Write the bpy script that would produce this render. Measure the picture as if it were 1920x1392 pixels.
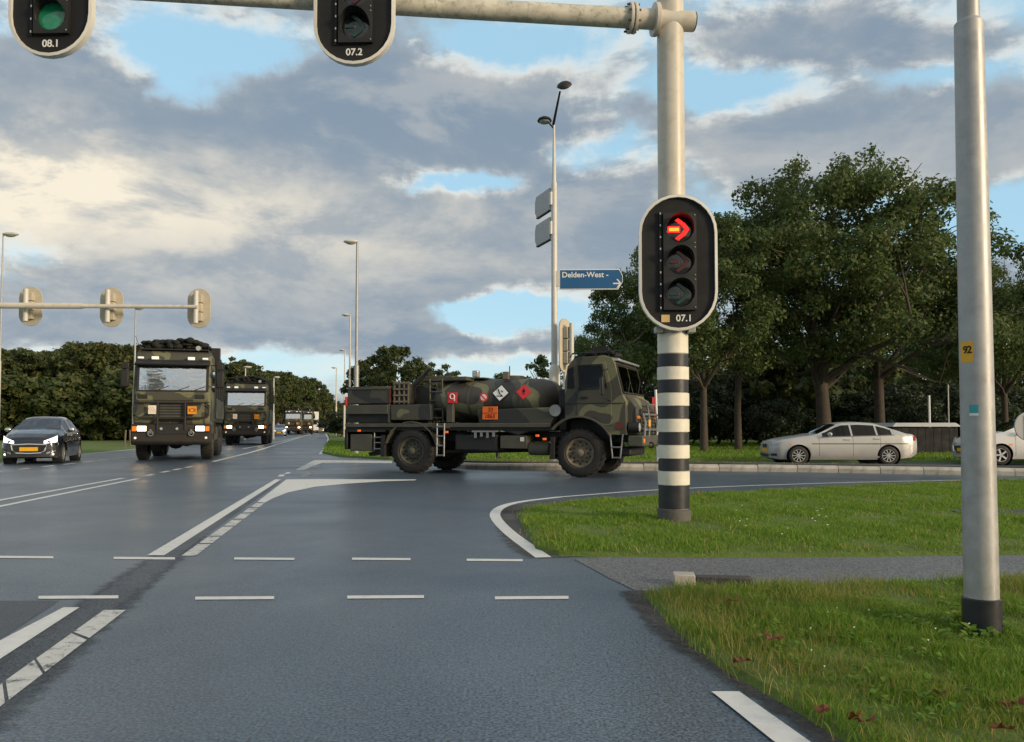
import bpy, bmesh, math, random
import numpy as np
from mathutils import Matrix, Vector
R = math.radians
random.seed(7); rng = np.random.default_rng(7)
for o in list(bpy.data.objects): bpy.data.objects.remove(o)
scene = bpy.context.scene
col = scene.collection
# ---------------------------------------------------------------- camera
F, PITCH, HZ, CH = 1550.0, R(2.3), 800.0, 1.2
PY0 = HZ - F * math.tan(PITCH)
cam_d = bpy.data.cameras.new('camera'); cam = bpy.data.objects.new('camera', cam_d); col.objects.link(cam)
cam.location = (0, 0, CH); cam.rotation_euler = (R(90) + PITCH, 0, 0)
cam_d.sensor_width = 36; cam_d.lens = 36 * F / 1920; cam_d.shift_y = (PY0 - 696) / 1920
cam_d.clip_start = 0.05; cam_d.clip_end = 6000
scene.camera = cam
# ---------------------------------------------------------------- world: broken evening cloud over blue sky
SUN_AZ, SUN_EL = R(122), R(15)          # clockwise from +Y, behind the camera on the right
w = bpy.data.worlds.new('World'); scene.world = w; w.use_nodes = True
nt = w.node_tree; N = nt.nodes; L = nt.links
for n in list(N): N.remove(n)
def nd(t, **k):
    n = N.new(t)
    for a, b in k.items(): setattr(n, a, b)
    return n
def setin(s, v):
    if isinstance(v, bpy.types.NodeSocket): L.new(v, s)
    else: s.default_value = v
def M(op, a, b=0.0, c=0.0, clamp=False):
    n = nd('ShaderNodeMath', operation=op, use_clamp=clamp)
    for s, v in zip(n.inputs, (a, b, c)): setin(s, v)
    return n.outputs[0]
def MIX(f, a, b):
    n = nd('ShaderNodeMix', data_type='RGBA')
    setin(n.inputs[0], f); setin(n.inputs[6], a); setin(n.inputs[7], b)
    return n.outputs[2]
def SS(v, lo, hi, a=0.0, b=1.0):
    n = nd('ShaderNodeMapRange', interpolation_type='SMOOTHSTEP')
    for s, q in zip(n.inputs, (v, lo, hi, a, b)): setin(s, q)
    return n.outputs[0]
tc = nd('ShaderNodeTexCoord'); sp = nd('ShaderNodeSeparateXYZ'); L.new(tc.outputs['Generated'], sp.inputs[0])
dx, dy, dz = sp.outputs
el = M('MAXIMUM', dz, 0.0)
# flat cloud deck seen in perspective
den = M('ADD', el, 0.16)
cx, cy = M('DIVIDE', dx, den), M('DIVIDE', dy, den)
cb = nd('ShaderNodeCombineXYZ'); L.new(cx, cb.inputs[0]); L.new(cy, cb.inputs[1]); cb.inputs[2].default_value = 3.7
def noise(vec, scale, detail, rough, dist=0.0, lac=2.1):
    n = nd('ShaderNodeTexNoise'); L.new(vec, n.inputs['Vector'])
    n.inputs['Scale'].default_value = scale; n.inputs['Detail'].default_value = detail
    n.inputs['Roughness'].default_value = rough; n.inputs['Distortion'].default_value = dist; n.inputs['Lacunarity'].default_value = lac
    return n.outputs[0]
n1 = noise(cb.outputs[0], 1.5, 9, 0.58, 0.2)
n3 = noise(tc.outputs['Generated'], 9.0, 9, 0.62, 0.3)
n2 = noise(cb.outputs[0], 0.8, 6, 0.6, 0.3)
n4 = noise(tc.outputs['Generated'], 5.0, 6, 0.6, 0.2)
n5 = noise(tc.outputs['Generated'], 4.0, 6, 0.6, 0.2)
ysafe = M('MAXIMUM', dy, 0.15)
az, ev = M('DIVIDE', dx, ysafe), M('DIVIDE', el, ysafe)
front = SS(dy, 0.2, 0.5)
az = M('ADD', az, M('MULTIPLY_ADD', n4, 0.20, -0.10)); ev = M('ADD', ev, M('MULTIPLY_ADD', n5, 0.12, -0.06))
def blob(px, py, wx, wy, amp):          # a cloud bank (amp > 0) or a clear gap (amp < 0) at its place in the sky
    a0, e0 = (px - 960) / F, (800 - py) / F
    a = M('MULTIPLY', M('SUBTRACT', az, a0), F / wx); e = M('MULTIPLY', M('SUBTRACT', ev, e0), F / wy)
    r2 = M('ADD', M('MULTIPLY', a, a), M('MULTIPLY', e, e))
    return M('MULTIPLY', M('EXPONENT', M('MULTIPLY', r2, -1.0)), amp)
def total(lst):
    s = None
    for b in lst:
        v = blob(*b); s = v if s is None else M('ADD', s, v)
    return M('MULTIPLY', s, front)
cover = total([(60, 185, 200, 80, .36), (370, 78, 170, 48, -.36), (230, 250, 150, 40, .16), (620, 150, 200, 70, .34), (880, 180, 190, 50, .26), (420, 430, 460, 110, .26), (300, 165, 80, 40, -.24),
    (820, 480, 330, 60, .22), (560, 255, 330, 40, .24), (1120, 375, 120, 70, .26), (960, 70, 200, 45, -.28), (860, 325, 120, 20, -.34), (1350, 150, 150, 40, -.26), (1480, 70, 200, 40, .16), (1050, 160, 120, 40, .14), (1780, 200, 260, 80, .16),
    (1560, 265, 360, 62, .36), (1650, 50, 230, 55, .22), (1900, 400, 150, 50, -.42), (960, 585, 190, 30, -.36), (790, 640, 170, 30, .28), (960, 665, 150, 24, .20), (560, 640, 140, 26, .16),
    (600, 560, 230, 50, .28), (150, 600, 260, 50, .28), (900, 690, 300, 32, -.20), (1130, 265, 100, 40, -.30), (1800, 130, 150, 36, -.22), (560, 690, 160, 22, -.24)])
cov = M('ADD', M('ADD', M('MULTIPLY', n1, 0.75), M('MULTIPLY', n3, 0.40)), M('ADD', cover, SS(dy, -.2, .4, .06, 0)))
dens = SS(cov, 0.43, 0.64)
thick = SS(cov, 0.51, 0.72)
# billow relief: the same noise sampled a little towards the light gives lit and shaded flanks
off = nd('ShaderNodeVectorMath', operation='ADD'); L.new(tc.outputs['Generated'], off.inputs[0]); off.inputs[1].default_value = (-0.035, 0.0, 0.03)
st0 = nd('ShaderNodeVectorMath', operation='MULTIPLY'); L.new(tc.outputs['Generated'], st0.inputs[0]); st0.inputs[1].default_value = (1, 1, 2.4)
st1 = nd('ShaderNodeVectorMath', operation='MULTIPLY'); L.new(off.outputs[0], st1.inputs[0]); st1.inputs[1].default_value = (1, 1, 2.4)
r0 = noise(st0.outputs[0], 5.0, 9, 0.6, 0.3); r1 = noise(st1.outputs[0], 5.0, 9, 0.6, 0.3)
relief = M('SUBTRACT', r0, r1)
sky = nd('ShaderNodeTexSky', sky_type='NISHITA', sun_disc=False)
sky.sun_elevation = SUN_EL; sky.sun_rotation = SUN_AZ; sky.air_density = 1.0; sky.dust_density = 0.6; sky.ozone_density = 1.0
SKY_K = 0.10; EXPO = 1.05; q = SKY_K * 2 ** EXPO
edge = (0.90 / q, 0.88 / q, 0.80 / q, 1)
core = (0.245 / q, 0.325 / q, 0.415 / q, 1)
low = (0.39 / q, 0.435 / q, 0.475 / q, 1)
lit = (0.58 / q, 0.585 / q, 0.57 / q, 1)
warm = (0.98 / q, 0.89 / q, 0.72 / q, 1)
hz = SS(dz, 0.0, 0.16, 1.0, 0.0)
pale = (0.42 / q, 0.70 / q, 0.88 / q, 1)
base = MIX(0.78, sky.outputs[0], pale)
base = MIX(M('MULTIPLY', hz, SS(n2, .40, .62, .15, .75)), base, edge)
body = MIX(SS(n2, 0.42, 0.60), low, core)
body = MIX(SS(relief, -0.14, 0.03, 0.6, 0.0), body, core)
body = MIX(SS(relief, 0.0, 0.22, 0.0, 0.42), body, lit)
rimc = MIX(SS(M('ADD', n4, M('MULTIPLY', relief, 1.5)), 0.44, 0.66), low, edge)
cl = MIX(thick, rimc, body)
glow = M('MULTIPLY', M('ADD', blob(-20, 345, 250, 80, 1.25), M('ADD', blob(420, 415, 480, 100, .60), blob(620, 705, 220, 36, .7))), front)
glow = M('MULTIPLY', glow, SS(relief, -.16, .14, .35, 1.2))
cl = MIX(M('MINIMUM', glow, 0.95), cl, warm)
sund = nd('ShaderNodeVectorMath', operation='DOT_PRODUCT'); L.new(tc.outputs['Generated'], sund.inputs[0]); sund.inputs[1].default_value = (math.sin(SUN_AZ) * math.cos(SUN_EL), math.cos(SUN_AZ) * math.cos(SUN_EL), math.sin(SUN_EL))
cl = MIX(M('MULTIPLY', SS(sund.outputs['Value'], 0.2, 1.0, 0.0, 0.85), SS(relief, -.16, .14, .5, 1.1)), cl, (1.15 / q, 0.98 / q, 0.70 / q, 1))     # clouds lit up round the veiled sun
skymix = MIX(dens, base, cl)
bg = nd('ShaderNodeBackground'); L.new(skymix, bg.inputs[0]); bg.inputs[1].default_value = SKY_K
wo = nd('ShaderNodeOutputWorld'); L.new(bg.outputs[0], wo.inputs[0])
# ---------------------------------------------------------------- sun (veiled) and exposure
sd = bpy.data.lights.new('sun', 'SUN'); sd.energy = 1.4; sd.angle = R(12); sd.color = (1.0, 0.80, 0.56)
so = bpy.data.objects.new('sun', sd); col.objects.link(so)
sdir = Vector((math.sin(SUN_AZ) * math.cos(SUN_EL), math.cos(SUN_AZ) * math.cos(SUN_EL), math.sin(SUN_EL)))
so.rotation_euler = sdir.to_track_quat('Z', 'Y').to_euler(); so.location = sdir * 50
vs = scene.view_settings; vs.view_transform = 'Standard'; vs.look = 'None'; vs.exposure = EXPO; vs.gamma = 1.0; vs.use_curve_mapping = False
# ---------------------------------------------------------------- helpers
def ray(px, py):
    x, u = (px - 960) / F, (PY0 - py) / F
    return x, math.cos(PITCH) - u * math.sin(PITCH), math.sin(PITCH) + u * math.cos(PITCH)
def G(px, py, z=0.0):                   # ground point
    x, y, v = ray(px, py); t = (z - CH) / v
    return Vector((x * t, y * t, z))
def at(px, py, Y):                      # point at distance Y
    x, y, v = ray(px, py); t = Y / y
    return Vector((x * t, Y, CH + v * t))
def tag(o, label=None, cat=None, group=None, kind=None):
    if label: o['label'] = label
    if cat: o['category'] = cat
    if group: o['group'] = group
    if kind: o['kind'] = kind
    return o
def empty(name, loc, rz=0.0, label=None, cat=None, group=None):
    o = bpy.data.objects.new(name, None); col.objects.link(o); o.location = loc; o.rotation_euler = (0, 0, rz)
    return tag(o, label, cat, group)
class MB:
    def __init__(s): s.v = []; s.f = []
    def add(s, vs, fs):
        b = len(s.v); s.v += [tuple(q) for q in vs]; s.f += [tuple(i + b for i in f) for f in fs]; return s
    def box(s, c, d, rot=None):
        vs = [Vector((x * d[0] / 2, y * d[1] / 2, z * d[2] / 2)) for x in (-1, 1) for y in (-1, 1) for z in (-1, 1)]
        if rot: vs = [rot @ q for q in vs]
        return s.add([q + Vector(c) for q in vs], [(0, 1, 3, 2), (4, 6, 7, 5), (0, 4, 5, 1), (2, 3, 7, 6), (0, 2, 6, 4), (1, 5, 7, 3)])
    def bb(s, x0, x1, y0, y1, z0, z1): return s.box(((x0 + x1) / 2, (y0 + y1) / 2, (z0 + z1) / 2), (x1 - x0, y1 - y0, z1 - z0))
    def prism(s, poly, axis, lo, hi):
        def pt(a, b, h): return ((h, a, b), (a, h, b), (a, b, h))[axis]
        n = len(poly); vs = [pt(a, b, lo) for a, b in poly] + [pt(a, b, hi) for a, b in poly]
        return s.add(vs, [tuple(range(n))[::-1], tuple(range(n, 2 * n))] + [(i, (i + 1) % n, n + (i + 1) % n, n + i) for i in range(n)])
    def ring(s, c, ax, r, n):
        ax = Vector(ax).normalized(); u = ax.orthogonal().normalized() if abs(ax.z) < .99 else Vector((1, 0, 0)); v = ax.cross(u)
        return [Vector(c) + (u * math.cos(2 * math.pi * i / n) + v * math.sin(2 * math.pi * i / n)) * r for i in range(n)]
    def cyl(s, p0, p1, r0, r1=None, n=12, caps=True):
        p0, p1 = Vector(p0), Vector(p1); r1 = r0 if r1 is None else r1
        vs = s.ring(p0, p1 - p0, r0, n) + s.ring(p1, p1 - p0, r1, n)
        fs = [(i, (i + 1) % n, n + (i + 1) % n, n + i) for i in range(n)]
        if caps: fs += [tuple(range(n))[::-1], tuple(range(n, 2 * n))]
        return s.add(vs, fs)
    def tube(s, pts, r, n=6):
        pts = [Vector(p) for p in pts]; rr = r if isinstance(r, (list, tuple)) else [r] * len(pts); vs = []; fs = []
        for i, p in enumerate(pts):
            d = (pts[min(i + 1, len(pts) - 1)] - pts[max(i - 1, 0)])
            vs += s.ring(p, d, rr[i], n)
        for i in range(len(pts) - 1):
            fs += [(i * n + j, i * n + (j + 1) % n, (i + 1) * n + (j + 1) % n, (i + 1) * n + j) for j in range(n)]
        fs += [tuple(range(n))[::-1], tuple(range((len(pts) - 1) * n, len(pts) * n))]
        return s.add(vs, fs)
    def lathe(s, prof, c, ax, n=24):     # prof: (radius, height along ax)
        c = Vector(c); ax = Vector(ax).normalized(); vs = []; fs = []; m = len(prof)
        for r, h in prof: vs += s.ring(c + ax * h, ax, max(r, 1e-4), n)
        for i in range(m - 1):
            fs += [(i * n + j, i * n + (j + 1) % n, (i + 1) * n + (j + 1) % n, (i + 1) * n + j) for j in range(n)]
        return s.add(vs, fs)
    def ball(s, c, r, n=12, m=8):
        rx, ry, rz = r if isinstance(r, tuple) else (r, r, r); vs = []; fs = []
        for i in range(m + 1):
            t = math.pi * i / m; q = max(math.sin(t), 1e-3)
            vs += [(c[0] + rx * q * math.cos(2 * math.pi * j / n), c[1] + ry * q * math.sin(2 * math.pi * j / n), c[2] + rz * math.cos(t)) for j in range(n)]
        for i in range(m): fs += [(i * n + j, (i + 1) * n + j, (i + 1) * n + (j + 1) % n, i * n + (j + 1) % n) for j in range(n)]
        return s.add(vs, fs)
    def torus(s, c, ax, r, t, n=20, m=6):
        ax = Vector(ax).normalized(); ring = s.ring(c, ax, r, n); vs = []; fs = []
        for p in ring:
            d = (p - Vector(c)).normalized()
            vs += [p + (d * math.cos(2 * math.pi * k / m) + ax * math.sin(2 * math.pi * k / m)) * t for k in range(m)]
        for i in range(n): fs += [(i * m + k, ((i + 1) % n) * m + k, ((i + 1) % n) * m + (k + 1) % m, i * m + (k + 1) % m) for k in range(m)]
        return s.add(vs, fs)
    def face(s, pts): return s.add(pts, [tuple(range(len(pts)))])
    def build(s, name, mat, parent=None, bevel=0.0, smooth=38, label=None, kind=None):
        me = bpy.data.meshes.new(name); me.from_pydata(s.v, [], s.f); me.validate()
        bm = bmesh.new(); bm.from_mesh(me); bmesh.ops.recalc_face_normals(bm, faces=bm.faces); bm.to_mesh(me); bm.free()
        me.materials.append(mat)
        if smooth:
            me.polygons.foreach_set('use_smooth', [True] * len(me.polygons)); me.set_sharp_from_angle(angle=R(smooth))
        o = bpy.data.objects.new(name, me); col.objects.link(o)
        if parent: o.parent = parent
        if bevel:
            b = o.modifiers.new('bevel', 'BEVEL'); b.width = bevel; b.segments = 2; b.limit_method = 'ANGLE'; b.angle_limit = R(40)
        return tag(o, label, None, None, kind)
KIDS = {}
def copy_tree(o, parent=None):
    c = o.copy(); col.objects.link(c)
    if parent: c.parent = parent
    for ch in [q for q in bpy.data.objects if q.parent == o]: copy_tree(ch, c)
    return c
def np_mesh(name, verts, faces, mat, parent=None, kind=None):
    """verts (n,3), faces (m,k) all same size"""
    me = bpy.data.meshes.new(name); n, (m, k) = len(verts), faces.shape
    me.vertices.add(n); me.vertices.foreach_set('co', np.asarray(verts, np.float32).ravel())
    me.loops.add(m * k); me.loops.foreach_set('vertex_index', faces.astype(np.int32).ravel())
    me.polygons.add(m); me.polygons.foreach_set('loop_start', np.arange(0, m * k, k, dtype=np.int32))
    me.update(calc_edges=True); me.materials.append(mat)
    o = bpy.data.objects.new(name, me); col.objects.link(o)
    if parent: o.parent = parent
    return tag(o, kind=kind)
def lettering(txt, size, mat, parent, loc, rot, name='lettering', align='CENTER', depth=.002):
    cu = bpy.data.curves.new('tmp', 'FONT'); cu.body = txt; cu.size = size; cu.align_x = align; cu.align_y = 'CENTER'; cu.extrude = depth; cu.offset = size * .018
    t = bpy.data.objects.new('tmp', cu); col.objects.link(t)
    dg = bpy.context.evaluated_depsgraph_get(); me = bpy.data.meshes.new_from_object(t.evaluated_get(dg))
    bpy.data.objects.remove(t); bpy.data.curves.remove(cu); me.materials.clear(); me.materials.append(mat); me.name = name
    o = bpy.data.objects.new(name, me); col.objects.link(o); o.parent = parent; o.location = loc; o.rotation_euler = rot
    return o
# ---------------------------------------------------------------- materials
def newmat(name):
    m = bpy.data.materials.new(name); m.use_nodes = True; t = m.node_tree
    return m, t, t.nodes['Principled BSDF']
def texn(t, coord, scale, detail=4, rough=.55, dist=0):
    n = t.nodes.new('ShaderNodeTexNoise'); n.inputs['Scale'].default_value = scale; n.inputs['Detail'].default_value = detail
    n.inputs['Roughness'].default_value = rough; n.inputs['Distortion'].default_value = dist; t.links.new(coord, n.inputs['Vector']); return n.outputs[0]
def coords(t, kind='Object'):
    c = t.nodes.new('ShaderNodeTexCoord'); return c.outputs[kind]
def ramp(t, fac, stops, interp='LINEAR'):
    r = t.nodes.new('ShaderNodeValToRGB'); r.color_ramp.interpolation = interp; e = r.color_ramp.elements
    while len(e) < len(stops): e.new(.5)
    for q, (p, c) in zip(e, stops): q.position = p; q.color = (*c, 1) if len(c) == 3 else c
    t.links.new(fac, r.inputs[0]); return r.outputs[0]
def mixc(t, f, a, b, blend='MIX'):
    n = t.nodes.new('ShaderNodeMix'); n.data_type = 'RGBA'; n.blend_type = blend
    for s, v in ((n.inputs[0], f), (n.inputs[6], a), (n.inputs[7], b)):
        if isinstance(v, bpy.types.NodeSocket): t.links.new(v, s)
        else: s.default_value = v if not isinstance(v, tuple) or len(v) == 4 else (*v, 1)
    return n.outputs[2]
def rng_map(t, v, a, b, c, d):
    n = t.nodes.new('ShaderNodeMapRange')
    for s, q in zip(n.inputs, (v, a, b, c, d)):
        if isinstance(q, bpy.types.NodeSocket): t.links.new(q, s)
        else: s.default_value = q
    return n.outputs[0]
def bump(t, b, h, strength=.3, dist=.01):
    n = t.nodes.new('ShaderNodeBump'); n.inputs['Strength'].default_value = strength; n.inputs['Distance'].default_value = dist
    t.links.new(h, n.inputs['Height']); t.links.new(n.outputs[0], b.inputs['Normal'])
def paint(name, c, rough=.45, metal=0.0, var=.25, scale=3.0, dirt=None, coat=0.0, bmp=0.0):
    m, t, b = newmat(name); o = coords(t); n = texn(t, o, scale, 6, .62)
    c0 = tuple(max(0, q * (1 - var)) for q in c); c1 = tuple(min(1, q * (1 + var)) for q in c)
    cc = ramp(t, n, [(.3, c0), (.7, c1)])
    if dirt:
        d = texn(t, o, scale * 2.7, 7, .7, .4); f = rng_map(t, d, .5, .72, 0, .75); cc = mixc(t, f, cc, dirt)
    t.links.new(cc, b.inputs['Base Color']); b.inputs['Metallic'].default_value = metal; b.inputs['Coat Weight'].default_value = coat; b.inputs['Coat Roughness'].default_value = .05
    t.links.new(rng_map(t, n, .3, .7, rough * .8, min(1, rough * 1.2)), b.inputs['Roughness'])
    if bmp: bump(t, b, texn(t, o, scale * 12, 4), bmp, .004)
    return m
def car_paint(name, c, rough, metal, coat):
    m = paint(name, c, rough, metal, .04, coat=coat); t = m.node_tree; b = t.nodes['Principled BSDF']; g = t.nodes.new('ShaderNodeNewGeometry'); lk = b.inputs['Base Color'].links[0].from_socket
    t.links.new(mixc(t, g.outputs['Backfacing'], lk, (.02, .02, .022)), b.inputs['Base Color'])      # dark lining on the inside of the shell
    o = coords(t); sx = t.nodes.new('ShaderNodeSeparateXYZ'); t.links.new(o, sx.inputs[0]); n = texn(t, o, 5, 6, .7); f = rng_map(t, sx.outputs[2], .62, .2, 0, .6); mm = t.nodes.new('ShaderNodeMath'); mm.operation = 'MULTIPLY'; t.links.new(f, mm.inputs[0]); t.links.new(n, mm.inputs[1])
    q_ = b.inputs['Base Color'].links[0].from_socket; t.links.new(mixc(t, mm.outputs[0], q_, (.16, .14, .115)), b.inputs['Base Color']); return m
def glow_mat(name, c, e, s):
    m, t, b = newmat(name); b.inputs['Base Color'].default_value = (*c, 1); b.inputs['Roughness'].default_value = .2
    b.inputs['Emission Color'].default_value = (*e, 1); b.inputs['Emission Strength'].default_value = s; return m
def glass_mat(name, tint, refl, wave=0.0):
    m = bpy.data.materials.new(name); m.use_nodes = True; t = m.node_tree; t.nodes.clear()
    tr = t.nodes.new('ShaderNodeBsdfTransparent'); tr.inputs[0].default_value = (*tint, 1)
    gl = t.nodes.new('ShaderNodeBsdfGlossy'); gl.inputs[0].default_value = (.95, .97, 1, 1); gl.inputs['Roughness'].default_value = .03
    if wave:
        mp = t.nodes.new('ShaderNodeMapping'); t.links.new(coords(t), mp.inputs[0]); mp.inputs['Scale'].default_value = (1, .7, 3.2); bm_ = t.nodes.new('ShaderNodeBump'); bm_.inputs['Strength'].default_value = 1.0; bm_.inputs['Distance'].default_value = wave
        t.links.new(texn(t, mp.outputs[0], 2.6, 3, .5, .8), bm_.inputs['Height']); t.links.new(bm_.outputs[0], gl.inputs['Normal'])
    lw = t.nodes.new('ShaderNodeLayerWeight'); lw.inputs[0].default_value = refl
    mx = t.nodes.new('ShaderNodeMixShader'); t.links.new(lw.outputs['Fresnel'], mx.inputs[0]); t.links.new(tr.outputs[0], mx.inputs[1]); t.links.new(gl.outputs[0], mx.inputs[2])
    out = t.nodes.new('ShaderNodeOutputMaterial'); t.links.new(mx.outputs[0], out.inputs[0]); return m
def camo(name, seed, scale=1.0, k=1.0):
    m, t, b = newmat(name); o = coords(t)
    mp = t.nodes.new('ShaderNodeMapping'); t.links.new(o, mp.inputs[0]); mp.inputs['Location'].default_value = (seed * 1.7, seed * 2.3, seed)
    n = texn(t, mp.outputs[0], scale, 1.2, .4, .5)
    cc = ramp(t, n, [(0, (.024, .027, .028)), (.40, (.062, .062, .047)), (.54, (.165, .168, .092)), (.65, (.055, .050, .044))], 'CONSTANT')
    if k != 1: cc = mixc(t, 1.0, cc, (k, k, k * .95), 'MULTIPLY')
    d = texn(t, o, 6, 6, .7); cc = mixc(t, rng_map(t, d, .45, .75, 0, .4), cc, (.09 * k, .08 * k, .065 * k))
    t.links.new(cc, b.inputs['Base Color']); t.links.new(rng_map(t, d, .3, .7, .5, .8), b.inputs['Roughness']); return m
def asphalt(name, c, rough=(.36, .56), patch=.16, speck=1.0, fine=68, fade=False, tracks=False):
    m, t, b = newmat(name); o = coords(t)
    f = texn(t, o, fine, 2, .6); g = texn(t, o, fine * .35, 3, .6); p = texn(t, o, .35, 5, .6, .3)
    c0 = tuple(q * (1 - speck) for q in c); c1 = tuple(q * (1 + speck) for q in c)
    cc = ramp(t, f, [(.38, c0), (.5, c), (.62, c1)]); cc = mixc(t, .28, cc, ramp(t, g, [(.3, c0), (.7, c1)]))
    cc = mixc(t, rng_map(t, p, .35, .65, 0, 1), mixc(t, patch, cc, (0, 0, 0)), mixc(t, patch * .35, cc, (.4, .4, .42)))
    if tracks:                                 # wheel tracks worn along the lanes, small mended spots
        mp = t.nodes.new('ShaderNodeMapping'); t.links.new(o, mp.inputs[0]); mp.inputs['Rotation'].default_value = (0, 0, -.18); mp.inputs['Scale'].default_value = (1.0, .03, 1)
        w_ = texn(t, mp.outputs[0], .75, 3, .5); cc = mixc(t, rng_map(t, w_, .40, .62, 0, .3), cc, (.055, .075, .10)); s_ = texn(t, o, 1.3, 8, .75, 1.0); cc = mixc(t, rng_map(t, s_, .62, .74, 0, .22), cc, (.05, .058, .07)); cc = mixc(t, rng_map(t, s_, .38, .26, 0, .2), cc, (.16, .20, .24))
    t.links.new(cc, b.inputs['Base Color']); t.links.new(rng_map(t, p, .3, .7, rough[1], rough[0]), b.inputs['Roughness'])
    mx = t.nodes.new('ShaderNodeMath'); mx.operation = 'ADD'; t.links.new(f, mx.inputs[0]); t.links.new(g, mx.inputs[1])
    bump(t, b, mx.outputs[0], .25, .005)
    if fade:                                   # ragged edge: the stain thins out towards the rim of its strip
        at_n = t.nodes.new('ShaderNodeAttribute'); at_n.attribute_name = 'fade'; e = texn(t, o, 7, 8, .7)
        sm = t.nodes.new('ShaderNodeMath'); sm.operation = 'ADD'; t.links.new(at_n.outputs['Fac'], sm.inputs[0]); t.links.new(e, sm.inputs[1])
        t.links.new(rng_map(t, sm.outputs[0], .62, 1.05, 0, 1), b.inputs['Alpha'])
    return m
def leafmat(name, c0, c1, c2, trans=.25):
    m, t, b = newmat(name); g = t.nodes.new('ShaderNodeNewGeometry')
    cc = ramp(t, g.outputs['Random Per Island'], [(0, c0), (.6, c1), (1, c2)])
    t.links.new(cc, b.inputs['Base Color']); b.inputs['Roughness'].default_value = .6
    tr = t.nodes.new('ShaderNodeBsdfTranslucent'); t.links.new(cc, tr.inputs[0]); mx = t.nodes.new('ShaderNodeMixShader'); mx.inputs[0].default_value = trans
    t.links.new(b.outputs[0], mx.inputs[1]); t.links.new(tr.outputs[0], mx.inputs[2]); t.links.new(mx.outputs[0], t.nodes['Material Output'].inputs[0]); return m
def roadpaint(name, c, wear):
    m, t, b = newmat(name); o = coords(t)
    n = texn(t, o, 9, 8, .72, .6); f = texn(t, o, 120, 2); s = t.nodes.new('ShaderNodeMath'); s.operation = 'MULTIPLY_ADD'; t.links.new(f, s.inputs[0]); s.inputs[1].default_value = .35; t.links.new(n, s.inputs[2])
    cc = ramp(t, s.outputs[0], [(wear, (.09, .095, .105)), (wear + .05, tuple(q * .8 for q in c)), (wear + .3, c)])
    t.links.new(cc, b.inputs['Base Color']); b.inputs['Roughness'].default_value = .55; bump(t, b, s.outputs[0], .2, .003); return m
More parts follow.
